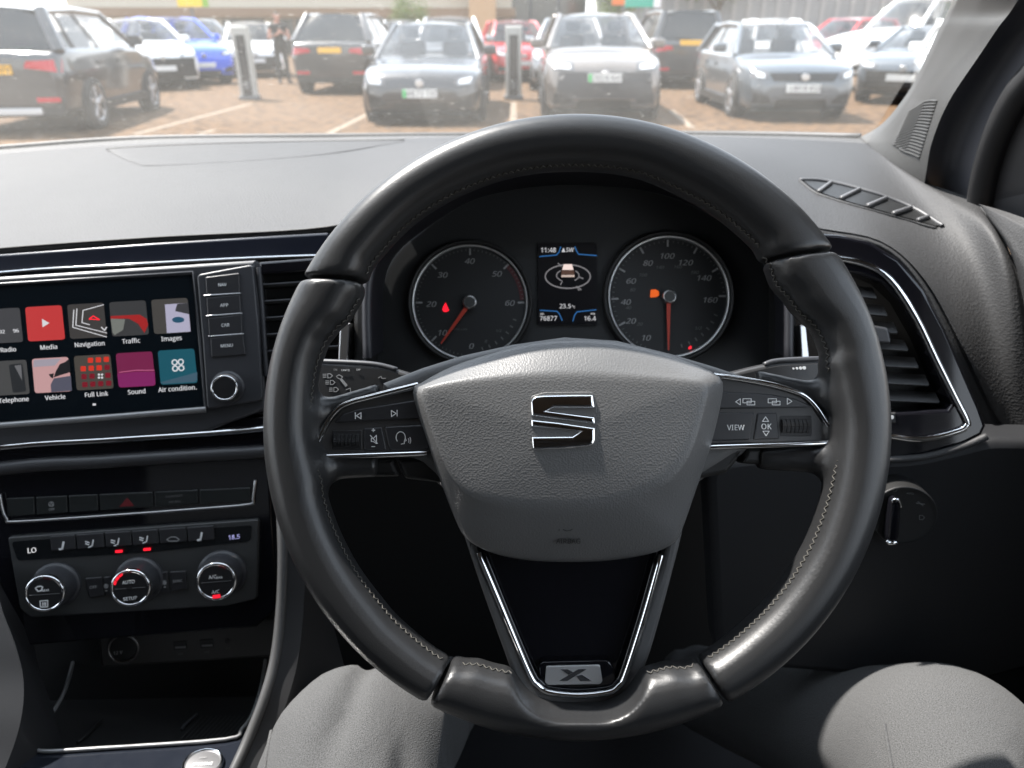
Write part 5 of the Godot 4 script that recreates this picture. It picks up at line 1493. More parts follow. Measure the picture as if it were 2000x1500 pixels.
# ---------------------------------------------------------------- the seated driver (legs) and the seat
func driver() -> void:
	var hipl := Vector3(-0.055, 0.70, 0.10)
	var hipr := Vector3(0.265, 0.69, 0.10)
	var kl := Vector3(-0.122, 0.778, -0.375)
	var kr := Vector3(0.366, 0.748, -0.40)
	var al := Vector3(-0.10, 0.47, -0.70)
	var ar := Vector3(0.26, 0.47, -0.72)
	var n := FastNoiseLite.new()
	n.seed = 11
	n.frequency = 7.0
	n.fractal_octaves = 2
	var body := func(p: Vector3) -> float:
		var d := capsule(p, hipl, kl, 0.088, 0.068)
		d = smin(d, capsule(p, hipr, kr, 0.088, 0.070), 0.05)
		d = smin(d, capsule(p, kl, al, 0.070, 0.056), 0.03)
		d = smin(d, capsule(p, kr, ar, 0.072, 0.056), 0.03)
		d = smin(d, capsule(p, Vector3(-0.02, 0.74, 0.16), Vector3(0.16, 0.74, 0.16), 0.13, 0.13), 0.06)
		d = smin(d, capsule(p, Vector3(0.07, 0.76, 0.18), Vector3(0.07, 0.90, 0.24), 0.14, 0.13), 0.08)
		# folds of cloth: across the knee, and long ones towards the hip
		if d < 0.035:
			var w := n.get_noise_3d(p.x * 0.5, p.y * 0.5, p.z * 0.5)
			var m1 := smoothstep(-0.15, 0.35, n.get_noise_3d(p.x * 0.45 + 3.0, p.y * 0.3, p.z * 0.45))
			var m2 := smoothstep(-0.10, 0.40, n.get_noise_3d(p.x * 0.45 - 5.0, p.y * 0.3, p.z * 0.45))
			d += 0.0022 * n.get_noise_3d(p.x * 0.6, p.y * 0.4, p.z * 0.6)
			d += 0.0085 * pow(0.5 + 0.5 * sin((p.z * 0.50 + p.x * 1.0) * 78.0 + 9.0 * w), 4.0) * m1
			d += 0.0070 * pow(0.5 + 0.5 * sin((p.z * 0.75 - p.x * 0.8 + p.y * 0.4) * 66.0 + 8.0 * w), 5.0) * m2
		return d
	var t := thing("person", "seated person in grey trousers, knees either side of the steering wheel", "person")
	var cloth := mat("trouser_cloth", Color(0.102, 0.103, 0.104), 0.95, 0, 0.2)
	grain(cloth, noise_tex("weave", 512, 0.18, FastNoiseLite.TYPE_SIMPLEX_SMOOTH, 2, 0.0, 1.0, 15), 9.0, 0.05)
	cloth.albedo_texture = noise_tex("heather", 512, 0.22, FastNoiseLite.TYPE_SIMPLEX_SMOOTH, 3, 0.45, 1.35, 17)
	cloth.rim_enabled = true
	cloth.rim = 0.25
	part(t, "trousers", nets(Vector3(-0.26, 0.40, -0.82), Vector3(0.48, 0.92, 0.42), 0.0062, body), cloth)
	# seams along the thighs, laid on the cloth
	for q in [[hipl, kl, -0.062], [hipr, kr, 0.055], [hipr, kr, -0.064]]:
		var line := PackedVector3Array()
		for i in 19:
			var f := i / 18.0
			var at: Vector3 = q[0].lerp(q[1], f) + Vector3(q[2], 0, 0)
			var y := 1.0
			for k in 40:
				var g: float = body.call(Vector3(at.x, y, at.z))
				if g < 0.0006:
					break
				y -= maxf(g * 0.6, 0.0005)
			line.append(Vector3(at.x, y, at.z))
		part(t, "trouser_seam", tube(spline(line, 3), 0.0017, 6, false, Vector3.UP), cloth)
	var flat_xf := Transform3D(Basis(Vector3.RIGHT, Vector3.FORWARD, Vector3.UP), Vector3(0, 0, -0.02))
	for q in [[0.07, "driver_seat", "dark cloth driver's seat under the seated person"], [-0.74, "passenger_seat", "dark cloth front passenger seat beside the console"]]:
		var s := thing(q[1], q[2], "car seat", Transform3D(Basis.IDENTITY, Vector3(q[0], 0, 0)), "front seats")
		part(s, "seat_cushion", slab(rounded(rect2(0.52, 0.58, 0, -0.05), 0.08, 5), 0.44, 0.615, 0.04, 4), mats.carpet, flat_xf)
		part(s, "seat_base", slab(rect2(0.46, 0.50, 0, -0.05), 0.38, 0.45), mats.carpet, flat_xf)
		part(s, "seat_back", slab(rounded(rect2(0.50, 0.66, 0, 0.94), 0.08, 5), 0.42, 0.54, 0.03, 4), mats.carpet)
		part(s, "head_rest", slab(rounded(rect2(0.27, 0.20, 0, 1.40), 0.05, 5), 0.44, 0.54, 0.03, 4), mats.carpet)
	var r := thing("rear_bench", "dark cloth rear bench seat behind the front seats", "car seat")
	part(r, "seat_back", slab(rounded(rect2(1.30, 0.60, -0.335, 0.92), 0.08, 5), 1.55, 1.68, 0.03, 4), mats.carpet)
	part(r, "seat_cushion", slab(rounded(rect2(1.30, 0.50, -0.335, -1.30), 0.08, 5), 0.44, 0.62, 0.04, 4), mats.carpet, flat_xf)

# ---------------------------------------------------------------- car park
func on_ground(x, y) -> Vector3:
	return at_y(x, y, 0.0)
func ground() -> void:
	var m := mat("tarmac", Color(0.105, 0.062, 0.032), 0.9, 0, 0.3)
	m.uv1_triplanar = true
	m.uv1_world_triplanar = true
	m.uv1_scale = Vector3.ONE * 0.35
	m.albedo_texture = noise_tex("tarmac", 1024, 0.012, FastNoiseLite.TYPE_SIMPLEX_SMOOTH, 6, 0.50, 1.35, 41)
	m.heightmap_enabled = true
	m.heightmap_texture = tex.fine
	m.heightmap_scale = 0.6
	structure("ground", grid([[Vector3(-220, 0, 60), Vector3(220, 0, 60)], [Vector3(-220, 0, -300), Vector3(220, 0, -300)]]), m)
	var pm := mat("line_paint", Color(0.25, 0.19, 0.13), 0.8)
	pm.albedo_texture = noise_tex("worn_paint", 256, 0.05, FastNoiseLite.TYPE_SIMPLEX_SMOOTH, 4, 0.55, 1.1, 51)
	pm.uv1_triplanar = true
	pm.uv1_scale = Vector3.ONE * 0.8
	# painted bay lines, traced on the ground
	for q in [[262, 263, 490, 203], [640, 262, 745, 210], [1003, 262, 1003, 200], [1310, 215, 1352, 250], [388, 262, 420, 254], [1340, 190, 1405, 185]]:
		var a := on_ground(q[0], q[1])
		var b := on_ground(q[2], q[3])
		var d := (b - a).normalized()
		var s := Vector3(-d.z, 0, d.x) * 0.055
		structure("parking_line", grid([[a - s + Vector3.UP * 0.004, b - s + Vector3.UP * 0.004], [a + s + Vector3.UP * 0.004, b + s + Vector3.UP * 0.004]]), pm)
func surroundings() -> void:
	# charging posts
	var first: Node3D
	for q in [[489, 194, "white charging post with black screen strip beside the standing person"], [1003, 194, "white charging post with black screen strip in front of the red car"]]:
		var o := on_ground(q[0], q[1])
		var p: Node3D
		if first == null:
			p = thing("charging_post", q[2], "charging post", Transform3D.IDENTITY, "charging posts")
			first = p
			part(p, "casing", box(Vector3(0, 0.70, 0), Vector3(0.34, 1.40, 0.26), 0.03), mat("post_white", Color(0.36, 0.35, 0.32), 0.45))
			part(p, "screen_strip", box(Vector3(0, 0.66, 0.135), Vector3(0.18, 1.15, 0.02), 0.004), mat("post_black", Color(0.015, 0.015, 0.017), 0.25))
			part(p, "cable_socket", box(Vector3(0, 0.28, 0.15), Vector3(0.12, 0.16, 0.03), 0.01), mat("post_grey", Color(0.12, 0.12, 0.12), 0.5))
			part(p, "plinth", box(Vector3(0, 0.04, 0), Vector3(0.40, 0.08, 0.32), 0.01), mats.post_grey)
		else:
			p = copy(first, q[2])
		p.position = o
		p.rotation.y = 0.12 if q[0] < 600 else 0.0
	bystander()
	# long pale building across the back
	var b := thing("retail_building", "long cream retail building with brown fascia behind the parked cars", "building", Transform3D(Basis(Vector3.UP, 0.06), Vector3(-13, 0, -48)))
	var cream := mat("cream_wall", Color(0.50, 0.46, 0.38), 0.9)
	part(b, "wall", box(Vector3(0, 3.1, -4), Vector3(26, 6.2, 8)), cream)
	part(b, "fascia", box(Vector3(0, 2.3, 0.3), Vector3(26.4, 0.5, 0.5), 0.02), mat("brown_fascia", Color(0.20, 0.13, 0.08), 0.7))
	part(b, "gutter", box(Vector3(0, 3.6, 0.25), Vector3(26.4, 0.18, 0.4), 0.03), mat("pale_gutter", Color(0.58, 0.55, 0.49), 0.6))
	for i in 9:
		var w := part(b, "shop_window", box(Vector3(-12 + i * 3.0, 1.0, 0.03), Vector3(2.5, 1.9, 0.06)), mat("shop_glass", Color(0.03, 0.035, 0.035), 0.1))
		part(w, "mullion", box(Vector3(-12 + i * 3.0, 1.0, 0.08), Vector3(0.08, 1.9, 0.06)), mats.brown_fascia)
	var tw := thing("brick_pier", "tan brick building corner rising behind the black saloon", "building", Transform3D(Basis.IDENTITY, Vector3(-1.7, 0, -46)))
	part(tw, "wall", box(Vector3(0, 3, -2), Vector3(1.5, 6, 4)), mat("tan_brick", Color(0.42, 0.27, 0.15), 0.9))
	part(tw, "coping", box(Vector3(0, 6.1, -2), Vector3(1.8, 0.2, 4.3)), mat("pale_stone", Color(0.5, 0.46, 0.4), 0.8))
	var dk := thing("showroom", "dark glass showroom front behind the red car", "building", Transform3D(Basis.IDENTITY, Vector3(2.0, 0, -50)))
	part(dk, "wall", box(Vector3(0, 2.6, -3), Vector3(5.2, 5.2, 6)), mat("slate_wall", Color(0.05, 0.06, 0.07), 0.6))
	for i in 3:
		part(dk, "window", box(Vector3(-1.7 + i * 1.7, 2.2, 0.04), Vector3(1.5, 3.6, 0.06)), mats.shop_glass)
	part(dk, "sign_board", box(Vector3(0, 4.6, 0.1), Vector3(5.0, 0.7, 0.15)), mat("white_board", Color(0.7, 0.7, 0.7), 0.5))
	var wh := thing("warehouse", "long pale grey warehouse with a ribbed wall behind the white pickup", "building", Transform3D(Basis(Vector3.UP, -0.08), Vector3(22, 0, -56)))
	part(wh, "wall", box(Vector3(0, 1.9, -4), Vector3(32, 3.8, 8)), mat("warehouse_wall", Color(0.24, 0.24, 0.24), 0.8))
	part(wh, "roof", box(Vector3(0, 3.95, -4), Vector3(32.6, 0.3, 8.6), 0.05), mat("warehouse_roof", Color(0.30, 0.29, 0.28), 0.7))
	for i in 32:
		part(wh, "wall_rib", box(Vector3(-15.5 + i, 1.9, 0.04), Vector3(0.3, 3.7, 0.08)), mats.warehouse_roof)
	# signs
	sign_at(372, 4, 38, "yellow and green sign panel above the blue car", mat("sign_yellow", Color(0.75, 0.50, 0.02), 0.5), mat("sign_green", Color(0.18, 0.36, 0.02), 0.5), 1.15)
	sign_at(1218, 0, 36, "orange sign panel behind the bronze crossover", mat("sign_orange", Color(0.75, 0.16, 0.02), 0.5), mats.white_board, 1.0)
	sign_at(1248, 4, 34, "teal and white sign panel behind the bronze crossover", mat("sign_teal", Color(0.02, 0.32, 0.22), 0.5), mats.white_board, 1.2)
	# trees and hedge tops along the back
	tree(Vector3(-24, 0, -52), 8.0, 2.6, "leafy tree behind the dark grey car and the blue car")
	tree(Vector3(-20, 0, -58), 9.0, 3.0, "tall leafy tree beyond the cream building's end")
	tree(Vector3(-5.2, 0, -40), 2.9, 1.1, "small leafy tree between the black hatchback and the black saloon")
	tree(Vector3(5.6, 0, -42), 4.2, 1.6, "leafy tree behind the bronze crossover")
	tree(Vector3(23.5, 0, -40), 5.0, 2.2, "pale leafy tree behind the white pickup")
	tree(Vector3(14.0, 0, -55), 8.0, 3.0, "leafy tree far behind the dark estate car")
func sign_at(x, y, dist, label: String, m: Material, m2: Material, w: float) -> void:
	var top := at_z(x, y, dist)
	var s := thing("sign", label, "sign", Transform3D(Basis.IDENTITY, Vector3(top.x, 0, top.z)))
	part(s, "post", box(Vector3(0, top.y / 2, 0), Vector3(0.1, top.y, 0.1)), mats.post_grey)
	part(s, "panel", box(Vector3(0, top.y + 0.35, 0.09), Vector3(w, 1.1, 0.08), 0.01), m)
	part(s, "side_panel", box(Vector3(w * 0.62, top.y + 0.3, 0.09), Vector3(w * 0.24, 1.0, 0.06), 0.01), m2)
func tree(o: Vector3, h: float, r: float, label: String) -> void:
	var t := thing("tree", label, "tree", Transform3D(Basis.IDENTITY, o), "trees along the back of the car park")
	var mb := MB.new()
	tube_in(mb, PackedVector3Array([Vector3(0, 0, 0), Vector3(0.05, h * 0.3, 0), Vector3(0, h * 0.62, 0.05)]), [h * 0.03, h * 0.022, h * 0.012], 8, false, Vector3.RIGHT)
	for i in 7:
		var a := rng.randf() * TAU
		var y := h * rng.randf_range(0.28, 0.55)
		tube_in(mb, PackedVector3Array([Vector3(0, y, 0), Vector3(cos(a) * r * 0.35, y + h * 0.1, sin(a) * r * 0.35), Vector3(cos(a) * r * 0.7, y + h * 0.2, sin(a) * r * 0.7)]), [h * 0.012, h * 0.008, h * 0.003], 6, false, Vector3.RIGHT)
	part(t, "trunk", mb.done(), mat("bark", Color(0.09, 0.07, 0.05), 0.9))
	var lf := MB.new()
	var clumps := []
	for i in 26:
		var q := Vector3(rng.randfn(), rng.randfn(), rng.randfn()).normalized() * pow(rng.randf(), 0.4)
		clumps.append(Vector3(q.x * r * 0.8, h * 0.68 + q.y * h * 0.26, q.z * r * 0.8))
	for c in clumps:
		for k in 90:
			var q: Vector3 = c + Vector3(rng.randfn(), rng.randfn(), rng.randfn()) * r * 0.17
			var u := Vector3(rng.randfn(), rng.randfn(), rng.randfn()).normalized()
			var w := u.cross(Vector3(rng.randfn(), rng.randfn(), rng.randfn())).normalized()
			var s := r * 0.055 * rng.randf_range(0.7, 1.3)
			var b := lf.v.size()
			lf.add(q - u * s); lf.add(q + w * s * 0.5); lf.add(q + u * s); lf.add(q - w * s * 0.5)
			lf.quad(b, b + 1, b + 2, b + 3)
	var leaf := mat("leaf", Color(0.075, 0.10, 0.03), 0.7)
	leaf.backlight_enabled = true
	leaf.backlight = Color(0.25, 0.32, 0.1)
	part(t, "crown", lf.done(), leaf)
func bystander() -> void:
	var o := on_ground(556, 163)
	var t := thing("person", "standing person in dark clothes with bare forearms raised to the chest", "person", Transform3D(Basis(Vector3.UP, 0.5), o))
	var legs := func(p: Vector3) -> float:
		var d := capsule(p, Vector3(-0.09, 0.92, 0), Vector3(-0.11, 0.50, 0.02), 0.095, 0.065)
		d = smin(d, capsule(p, Vector3(0.09, 0.92, 0), Vector3(0.13, 0.50, -0.03), 0.095, 0.065), 0.04)
		d = smin(d, capsule(p, Vector3(-0.11, 0.50, 0.02), Vector3(-0.11, 0.08, -0.02), 0.062, 0.042), 0.03)
		d = smin(d, capsule(p, Vector3(0.13, 0.50, -0.03), Vector3(0.15, 0.08, -0.08), 0.062, 0.042), 0.03)
		d = smin(d, capsule(p, Vector3(-0.11, 0.05, -0.03), Vector3(-0.13, 0.04, 0.13), 0.045, 0.038), 0.02)
		d = smin(d, capsule(p, Vector3(0.15, 0.05, -0.09), Vector3(0.18, 0.04, 0.07), 0.045, 0.038), 0.02)
		d = smin(d, capsule(p, Vector3(-0.06, 0.98, 0), Vector3(0.06, 0.98, 0), 0.12, 0.12), 0.06)
		d = smin(d, capsule(p, Vector3(0, 1.10, 0), Vector3(0, 1.36, 0.0), 0.135, 0.15), 0.08)
		d = smin(d, capsule(p, Vector3(-0.15, 1.42, 0), Vector3(0.15, 1.42, 0), 0.075, 0.075), 0.06)
		d = smin(d, capsule(p, Vector3(-0.19, 1.42, 0), Vector3(-0.26, 1.15, 0.03), 0.062, 0.048), 0.03)
		d = smin(d, capsule(p, Vector3(0.19, 1.42, 0), Vector3(0.26, 1.15, 0.03), 0.062, 0.048), 0.03)
		d = smin(d, capsule(p, Vector3(-0.26, 1.15, 0.03), Vector3(-0.05, 1.24, 0.20), 0.042, 0.028), 0.02)
		d = smin(d, capsule(p, Vector3(0.26, 1.15, 0.03), Vector3(0.06, 1.27, 0.21), 0.042, 0.028), 0.02)
		d = smin(d, capsule(p, Vector3(-0.05, 1.24, 0.20), Vector3(-0.01, 1.28, 0.22), 0.034, 0.026), 0.01)
		d = smin(d, capsule(p, Vector3(0.06, 1.27, 0.21), Vector3(0.02, 1.31, 0.23), 0.034, 0.026), 0.01)
		d = smin(d, capsule(p, Vector3(0, 1.46, 0), Vector3(0, 1.56, 0.02), 0.055, 0.052), 0.03)
		d = smin(d, capsule(p, Vector3(0, 1.61, 0.035), Vector3(0, 1.69, 0.02), 0.072, 0.088), 0.03)
		return smin(d, capsule(p, Vector3(0, 1.635, 0.11), Vector3(0, 1.655, 0.115), 0.014, 0.010), 0.02)
	var skin := nets(Vector3(-0.36, -0.02, -0.2), Vector3(0.36, 1.82, 0.32), 0.018, legs)
	# one continuous mesh, skin and clothing told apart by vertex colour
	var arr := skin.surface_get_arrays(0)
	var cols := PackedColorArray()
	for p in arr[Mesh.ARRAY_VERTEX]:
		var c := Color(0.012, 0.012, 0.014)
		if p.y > 1.50 and not (p.y > 1.70 or (p.z < -0.01 and p.y > 1.58)):
			c = Color(0.42, 0.22, 0.16)
		elif p.y > 1.58:
			c = Color(0.03, 0.02, 0.015)
		elif p.y > 1.10 and p.y < 1.36 and (absf(p.x) > 0.195 or p.z > 0.145) and p.z > 0.03:
			c = Color(0.42, 0.22, 0.16)
		elif p.y < 0.09:
			c = Color(0.02, 0.02, 0.02)
		cols.append(c)
	arr[Mesh.ARRAY_COLOR] = cols
	var m := ArrayMesh.new()
	m.add_surface_from_arrays(Mesh.PRIMITIVE_TRIANGLES, arr)
	var pm := mat("person_skin_and_cloth", Color(1, 1, 1), 0.8)
	pm.vertex_color_use_as_albedo = true
	part(t, "figure", m, pm)

# ---------------------------------------------------------------- parked cars
# spec: len, wid, hgt, bonnet (height), belt, nose (bonnet length), kind of tail, paint
func paint(key: String, c: Color, metal := 0.0, rough := 0.3) -> StandardMaterial3D:
	if mats.has(key):
		return mats[key]
	var m := mat(key, c, rough, metal)
	m.clearcoat_enabled = true
	m.clearcoat = 1.0
	m.clearcoat_roughness = 0.05
	return m
func section(hw: float, yb: float, ysh: float, ytop: float, n := 1.0) -> Array:   # half cross-section from the sill round to the middle of the top
	var y := func(t: float) -> float: return lerpf(yb, ysh, t)
	return [Vector2(0, yb + 0.02), Vector2(hw * 0.80, yb + 0.01), Vector2(hw * 0.93, yb + 0.03), Vector2(hw * 0.965, y.call(0.14)), Vector2(hw * 0.975, y.call(0.32)), Vector2(hw, y.call(0.58)), Vector2(hw * 0.995, y.call(0.70)), Vector2(hw * 0.972, y.call(0.80)), Vector2(hw * 0.965, y.call(0.92)), Vector2(hw * 0.935, ysh), Vector2(hw * 0.87, lerpf(ysh, ytop, 0.45)), Vector2(hw * 0.70, lerpf(ysh, ytop, 0.80)), Vector2(hw * 0.62, lerpf(ysh, ytop, 0.93)), Vector2(hw * 0.30, ytop + 0.008), Vector2(0, ytop + 0.014)]
func car(s: Dictionary) -> Node3D:
	var L: float = s.len
	var hw: float = s.wid / 2.0
	var H: float = s.hgt
	var bon: float = s.bonnet
	var belt: float = s.belt
	var yb: float = s.get("clear", 0.20)
	var body_paint: Material = s.paint
	var t := thing("parked_car", s.label, "car", Transform3D.IDENTITY, "cars parked across the car park")
	var F0 := L / 2
	var cowl: float = F0 - s.nose                      # foot of the windscreen
	var tail := -L / 2
	var deck: float = s.get("deck", 0.28)              # rear overhang behind the rear glass foot
	# stations from nose to tail: z, half width, bottom, shoulder, top
	var st := [
		[F0, hw * 0.60, yb + 0.16, bon * 0.52, bon * 0.60], [F0 - 0.04, hw * 0.78, yb + 0.05, bon * 0.66, bon * 0.74], [F0 - 0.12, hw * 0.89, yb, bon * 0.76, bon * 0.83],
		[F0 - 0.28, hw * 0.955, yb, bon * 0.84, bon * 0.90], [F0 - 0.60, hw * 0.99, yb, bon * 0.90, bon * 0.965], [F0 - 0.95, hw, yb, bon * 0.95, bon],
		[cowl, hw, yb, belt * 0.97, bon * 1.05], [cowl - 0.5, hw, yb, belt, belt + 0.02], [0.0, hw, yb, belt, belt + 0.02], [tail + deck + 0.6, hw, yb, belt + 0.02, belt + 0.04],
		[tail + 0.35, hw * 0.985, yb, belt + 0.02, belt + 0.03], [tail + 0.14, hw * 0.955, yb + 0.02, belt - 0.01, belt + 0.01], [tail + 0.04, hw * 0.90, yb + 0.06, belt - 0.06, belt - 0.02], [tail, hw * 0.80, yb + 0.14, belt - 0.16, belt - 0.10]]
	var rows := []
	for q in st:
		var sec := section(q[1], q[2], q[3], q[4])
		var ring := PackedVector3Array()
		for i in range(sec.size() - 1, -1, -1):
			ring.append(Vector3(-sec[i].x, sec[i].y, q[0]))
		for i in range(1, sec.size()):
			ring.append(Vector3(sec[i].x, sec[i].y, q[0]))
		rows.append(ring)
	var dense := []
	for j in rows[0].size():
		var along := PackedVector3Array()
		for r in rows:
			along.append(r[j])
		dense.append(spline(along, 3))
	var mb := MB.new()
	var grid_rows := []
	for k in dense[0].size():
		var r := []
		for j in dense.size():
			r.append(dense[j][k])
		grid_rows.append(r)
	grid_in(mb, grid_rows)
	for e in [0, grid_rows.size() - 1]:               # close nose and tail
		var c := mb.add(Vector3(0, 0.5 * (st[0][2] + st[0][4]) if e == 0 else 0.5 * (st[-1][2] + st[-1][4]), st[0][0] if e == 0 else st[-1][0]))
		var w: int = grid_rows[0].size()
		for i in w - 1:
			mb.tri(c, e * w + i, e * w + i + 1) if e else mb.tri(c, i + 1, i)
	part(t, "body", mb.done(), body_paint)
	# cabin: belt outline to roof outline
	var ws: float = s.get("rake", 0.80)               # run of the windscreen
	var rw: float = s.get("back_rake", 0.35)
	var tf := cowl - ws
	var tr := tail + deck + rw
	var hb := hw * 0.90
	var ht: float = hw * s.get("roofw", 0.66)
	var Hs := H - 0.07
	var by := belt + 0.01
	var front_y := maxf(bon * 1.04, belt - 0.02)
	var glass := mat("car_glass", Color(0.09, 0.13, 0.125), 0.07, 0, 0.7)
	glass.transparency = BaseMaterial3D.TRANSPARENCY_ALPHA
	glass.albedo_color = Color(0.03, 0.05, 0.05, 0.35)
	for sd in [-1, 1]:                                # front seats seen through the glass
		var st2 := part(t, "seat", slab(rounded(rect2(0.46, 0.52, 0.38 * sd, belt - 0.02), 0.10, 4), cowl - 1.45, cowl - 1.33, 0.03, 2), mats.carpet)
		part(st2, "head_rest", slab(rounded(rect2(0.25, 0.17, 0.38 * sd, minf(belt + 0.36, H - 0.19)), 0.05, 4), cowl - 1.44, cowl - 1.36, 0.03, 2), mats.carpet)
	var bow := func(a: Vector3, b: Vector3, a2: Vector3, b2: Vector3, out: Vector3, n: int) -> Array:
		var rr := []
		for j in 5:
			var row := []
			for i in n + 1:
				var f := i / float(n)
				row.append(a.lerp(b, f).lerp(a2.lerp(b2, f), j / 4.0) + (out + Vector3(0, 0.055 * j / 4.0, 0)) * 4.0 * f * (1.0 - f) + Vector3(0, 0, out.z * 0.35) * sin(j / 4.0 * PI))
			rr.append(row)
		return rr
	part(t, "windscreen", grid(bow.call(Vector3(-hb, front_y, cowl - 0.02), Vector3(hb, front_y, cowl - 0.02), Vector3(-ht, Hs, tf), Vector3(ht, Hs, tf), Vector3(0, 0, 0.12), 10)), glass)
	var shade := mat("privacy_car_glass", Color(0.012, 0.014, 0.015), 0.05, 0, 0.6)
	part(t, "rear_window", grid(bow.call(Vector3(hb, by, tail + deck), Vector3(-hb, by, tail + deck), Vector3(ht, Hs, tr), Vector3(-ht, Hs, tr), Vector3(0, 0, -0.06), 8)), shade if s.get("rear_tint", false) else glass)
	if s.get("rear_tint", false):
		part(t, "wiper", tube(PackedVector3Array([Vector3(0.0, by + 0.02, tail + deck - 0.09), Vector3(0.38, by + 0.05, tail + deck - 0.06)]), 0.012, 6, false, Vector3.UP), mats.black_plastic)
	for sd in [-1, 1]:
		var w := part(t, "side_window", grid([[Vector3(hb * sd, by, cowl - 0.02), Vector3(hb * sd, by, tail + deck)], [Vector3(ht * sd, Hs, tf), Vector3(ht * sd, Hs, tr)]]), glass)
		var zb := (cowl + tail + deck) / 2 - 0.1
		var zt := (tf + tr) / 2 - 0.05
		var o := Vector3(0.012 * sd, 0, 0)
		for pz in [[zb, zt, 0.05], [lerpf(zb, tail + deck, 0.62), lerpf(zt, tr, 0.66), 0.06]]:
			part(w, "window_post", grid([[Vector3(hb * sd, by, pz[0] - pz[2]) + o, Vector3(hb * sd, by, pz[0] + pz[2]) + o], [Vector3(ht * sd, Hs, pz[1] - pz[2]) + o, Vector3(ht * sd, Hs, pz[1] + pz[2]) + o]]), mats.black_plastic)
		part(t, "pillar", tube(PackedVector3Array([Vector3(hb * sd, front_y - 0.03, cowl), Vector3(lerpf(hb, ht, 0.5) * sd, lerpf(front_y, Hs, 0.52), lerpf(cowl, tf, 0.5)), Vector3(ht * sd, Hs + 0.01, tf)]), 0.045, 8, false, Vector3.RIGHT), body_paint)
		part(t, "pillar", tube(PackedVector3Array([Vector3(hb * sd, by - 0.02, tail + deck + 0.02), Vector3(ht * sd, Hs + 0.01, tr + 0.02)]), 0.085, 8, false, Vector3.RIGHT), body_paint)
		part(t, "roof_rail", tube(PackedVector3Array([Vector3(ht * sd, Hs, tf), Vector3(ht * sd * 1.01, Hs + 0.035, (tf + tr) / 2), Vector3(ht * sd, Hs, tr)]), 0.045, 8, false, Vector3.RIGHT), s.get("rail", body_paint))
	var rr := []
	for j in 9:
		var f := j / 8.0
		var row := []
		for i in 9:
			var g := i / 8.0 * 2.0 - 1.0
			row.append(Vector3(ht * g * 1.02, Hs + (H - Hs) * (1.0 - pow(absf(f * 2.0 - 0.9), 2.4) * 0.8) * (1.0 - 0.85 * g * g), lerpf(tf + 0.05, tr - 0.06, f)))
		rr.append(row)
	part(t, "roof", grid(rr), body_paint)
	# wheels
	var wr: float = s.get("wheel", 0.34)
	for z in [F0 - s.get("front_over", 0.88), tail + s.get("rear_over", 0.85)]:
		for sd in [-1, 1]:
			var o := Vector3((hw - 0.10) * sd, wr, z)
			var xf := Transform3D(Basis(Vector3.UP, PI / 2 * sd), o)
			part(t, "wheel_arch", lathe([Vector2(wr * 1.16, 0.0), Vector2(wr * 1.16, 0.094), Vector2(0.02, 0.096)], 28), mats.black_plastic, xf)
			var wh := part(t, "wheel", lathe([Vector2(wr * 0.66, 0.07), Vector2(wr * 0.70, 0.115), Vector2(wr * 0.92, 0.12), Vector2(wr, 0.09), Vector2(wr, -0.1), Vector2(wr * 0.8, -0.12)], 28), mat("tyre", Color(0.02, 0.02, 0.02), 0.85), xf)
			var rim := MB.new()
			lathe_in(rim, [Vector2(wr * 0.72, 0.105), Vector2(wr * 0.68, 0.116), Vector2(wr * 0.62, 0.10)], 24)
			for k in 5:
				slab_in(rim, PackedVector2Array([Vector2(-0.035, 0), Vector2(0.035, 0), Vector2(0.028, wr * 0.66), Vector2(-0.028, wr * 0.66)]), 0.085, 0.112, 0.008, 2, Transform3D(Basis(Vector3.BACK, TAU * k / 5), Vector3.ZERO))
			lathe_in(rim, [Vector2(0.06, 0.09), Vector2(0.05, 0.118), Vector2(0.001, 0.12)], 14)
			part(wh, "rim", rim.done(), s.get("rim", mat("alloy", Color(0.45, 0.45, 0.46), 0.35, 0.8)))
	# mirrors
	for sd in [-1, 1]:
		part(t, "mirror", slab(rounded(rect2(0.22, 0.15, (hw + 0.09) * sd, belt + 0.10), 0.05, 4), cowl - 0.50, cowl - 0.36, 0.04, 3), s.get("mirror", body_paint))
	# face at the nose: patches that lie on the bodywork
	var trim: Material = s.get("trim", mats.black_plastic)
	var nose := grid_rows.slice(0, 18)
	var rear := grid_rows.slice(grid_rows.size() - 16)
	var lampm := mat("headlamp_glass", Color(0.70, 0.70, 0.68), 0.10, 0.3)
	for sd in [-1, 1]:
		var ly: float = bon * s.get("lamp_y", 0.74)
		var xi: float = hw * s.get("lamp_in", 0.52)
		var th: float = s.get("lamp_h", 0.13)
		var hl := part(t, "headlight", patch(nose, Vector2(xi * sd, ly - th * 0.35), Vector2(hw * 0.88 * sd, ly - th * 0.25), Vector2(hw * 0.90 * sd, ly + th * 0.75), Vector2(xi * sd * 1.02, ly + th * 0.30), 0.010, 1.0), mat("lamp_dark", Color(0.10, 0.10, 0.105), 0.12))
		part(hl, "lamp_lens", patch(nose, Vector2(xi * sd * 1.12, ly - th * 0.22), Vector2(hw * 0.80 * sd, ly - th * 0.12), Vector2(hw * 0.84 * sd, ly + th * 0.45), Vector2(xi * sd * 1.14, ly + th * 0.18), 0.018, 1.0), lampm)
		part(t, "bumper_vent", patch(nose, Vector2(hw * 0.52 * sd, yb + 0.12), Vector2(hw * 0.84 * sd, yb + 0.10), Vector2(hw * 0.82 * sd, yb + 0.26), Vector2(hw * 0.60 * sd, yb + 0.22), 0.010, 1.0), trim)
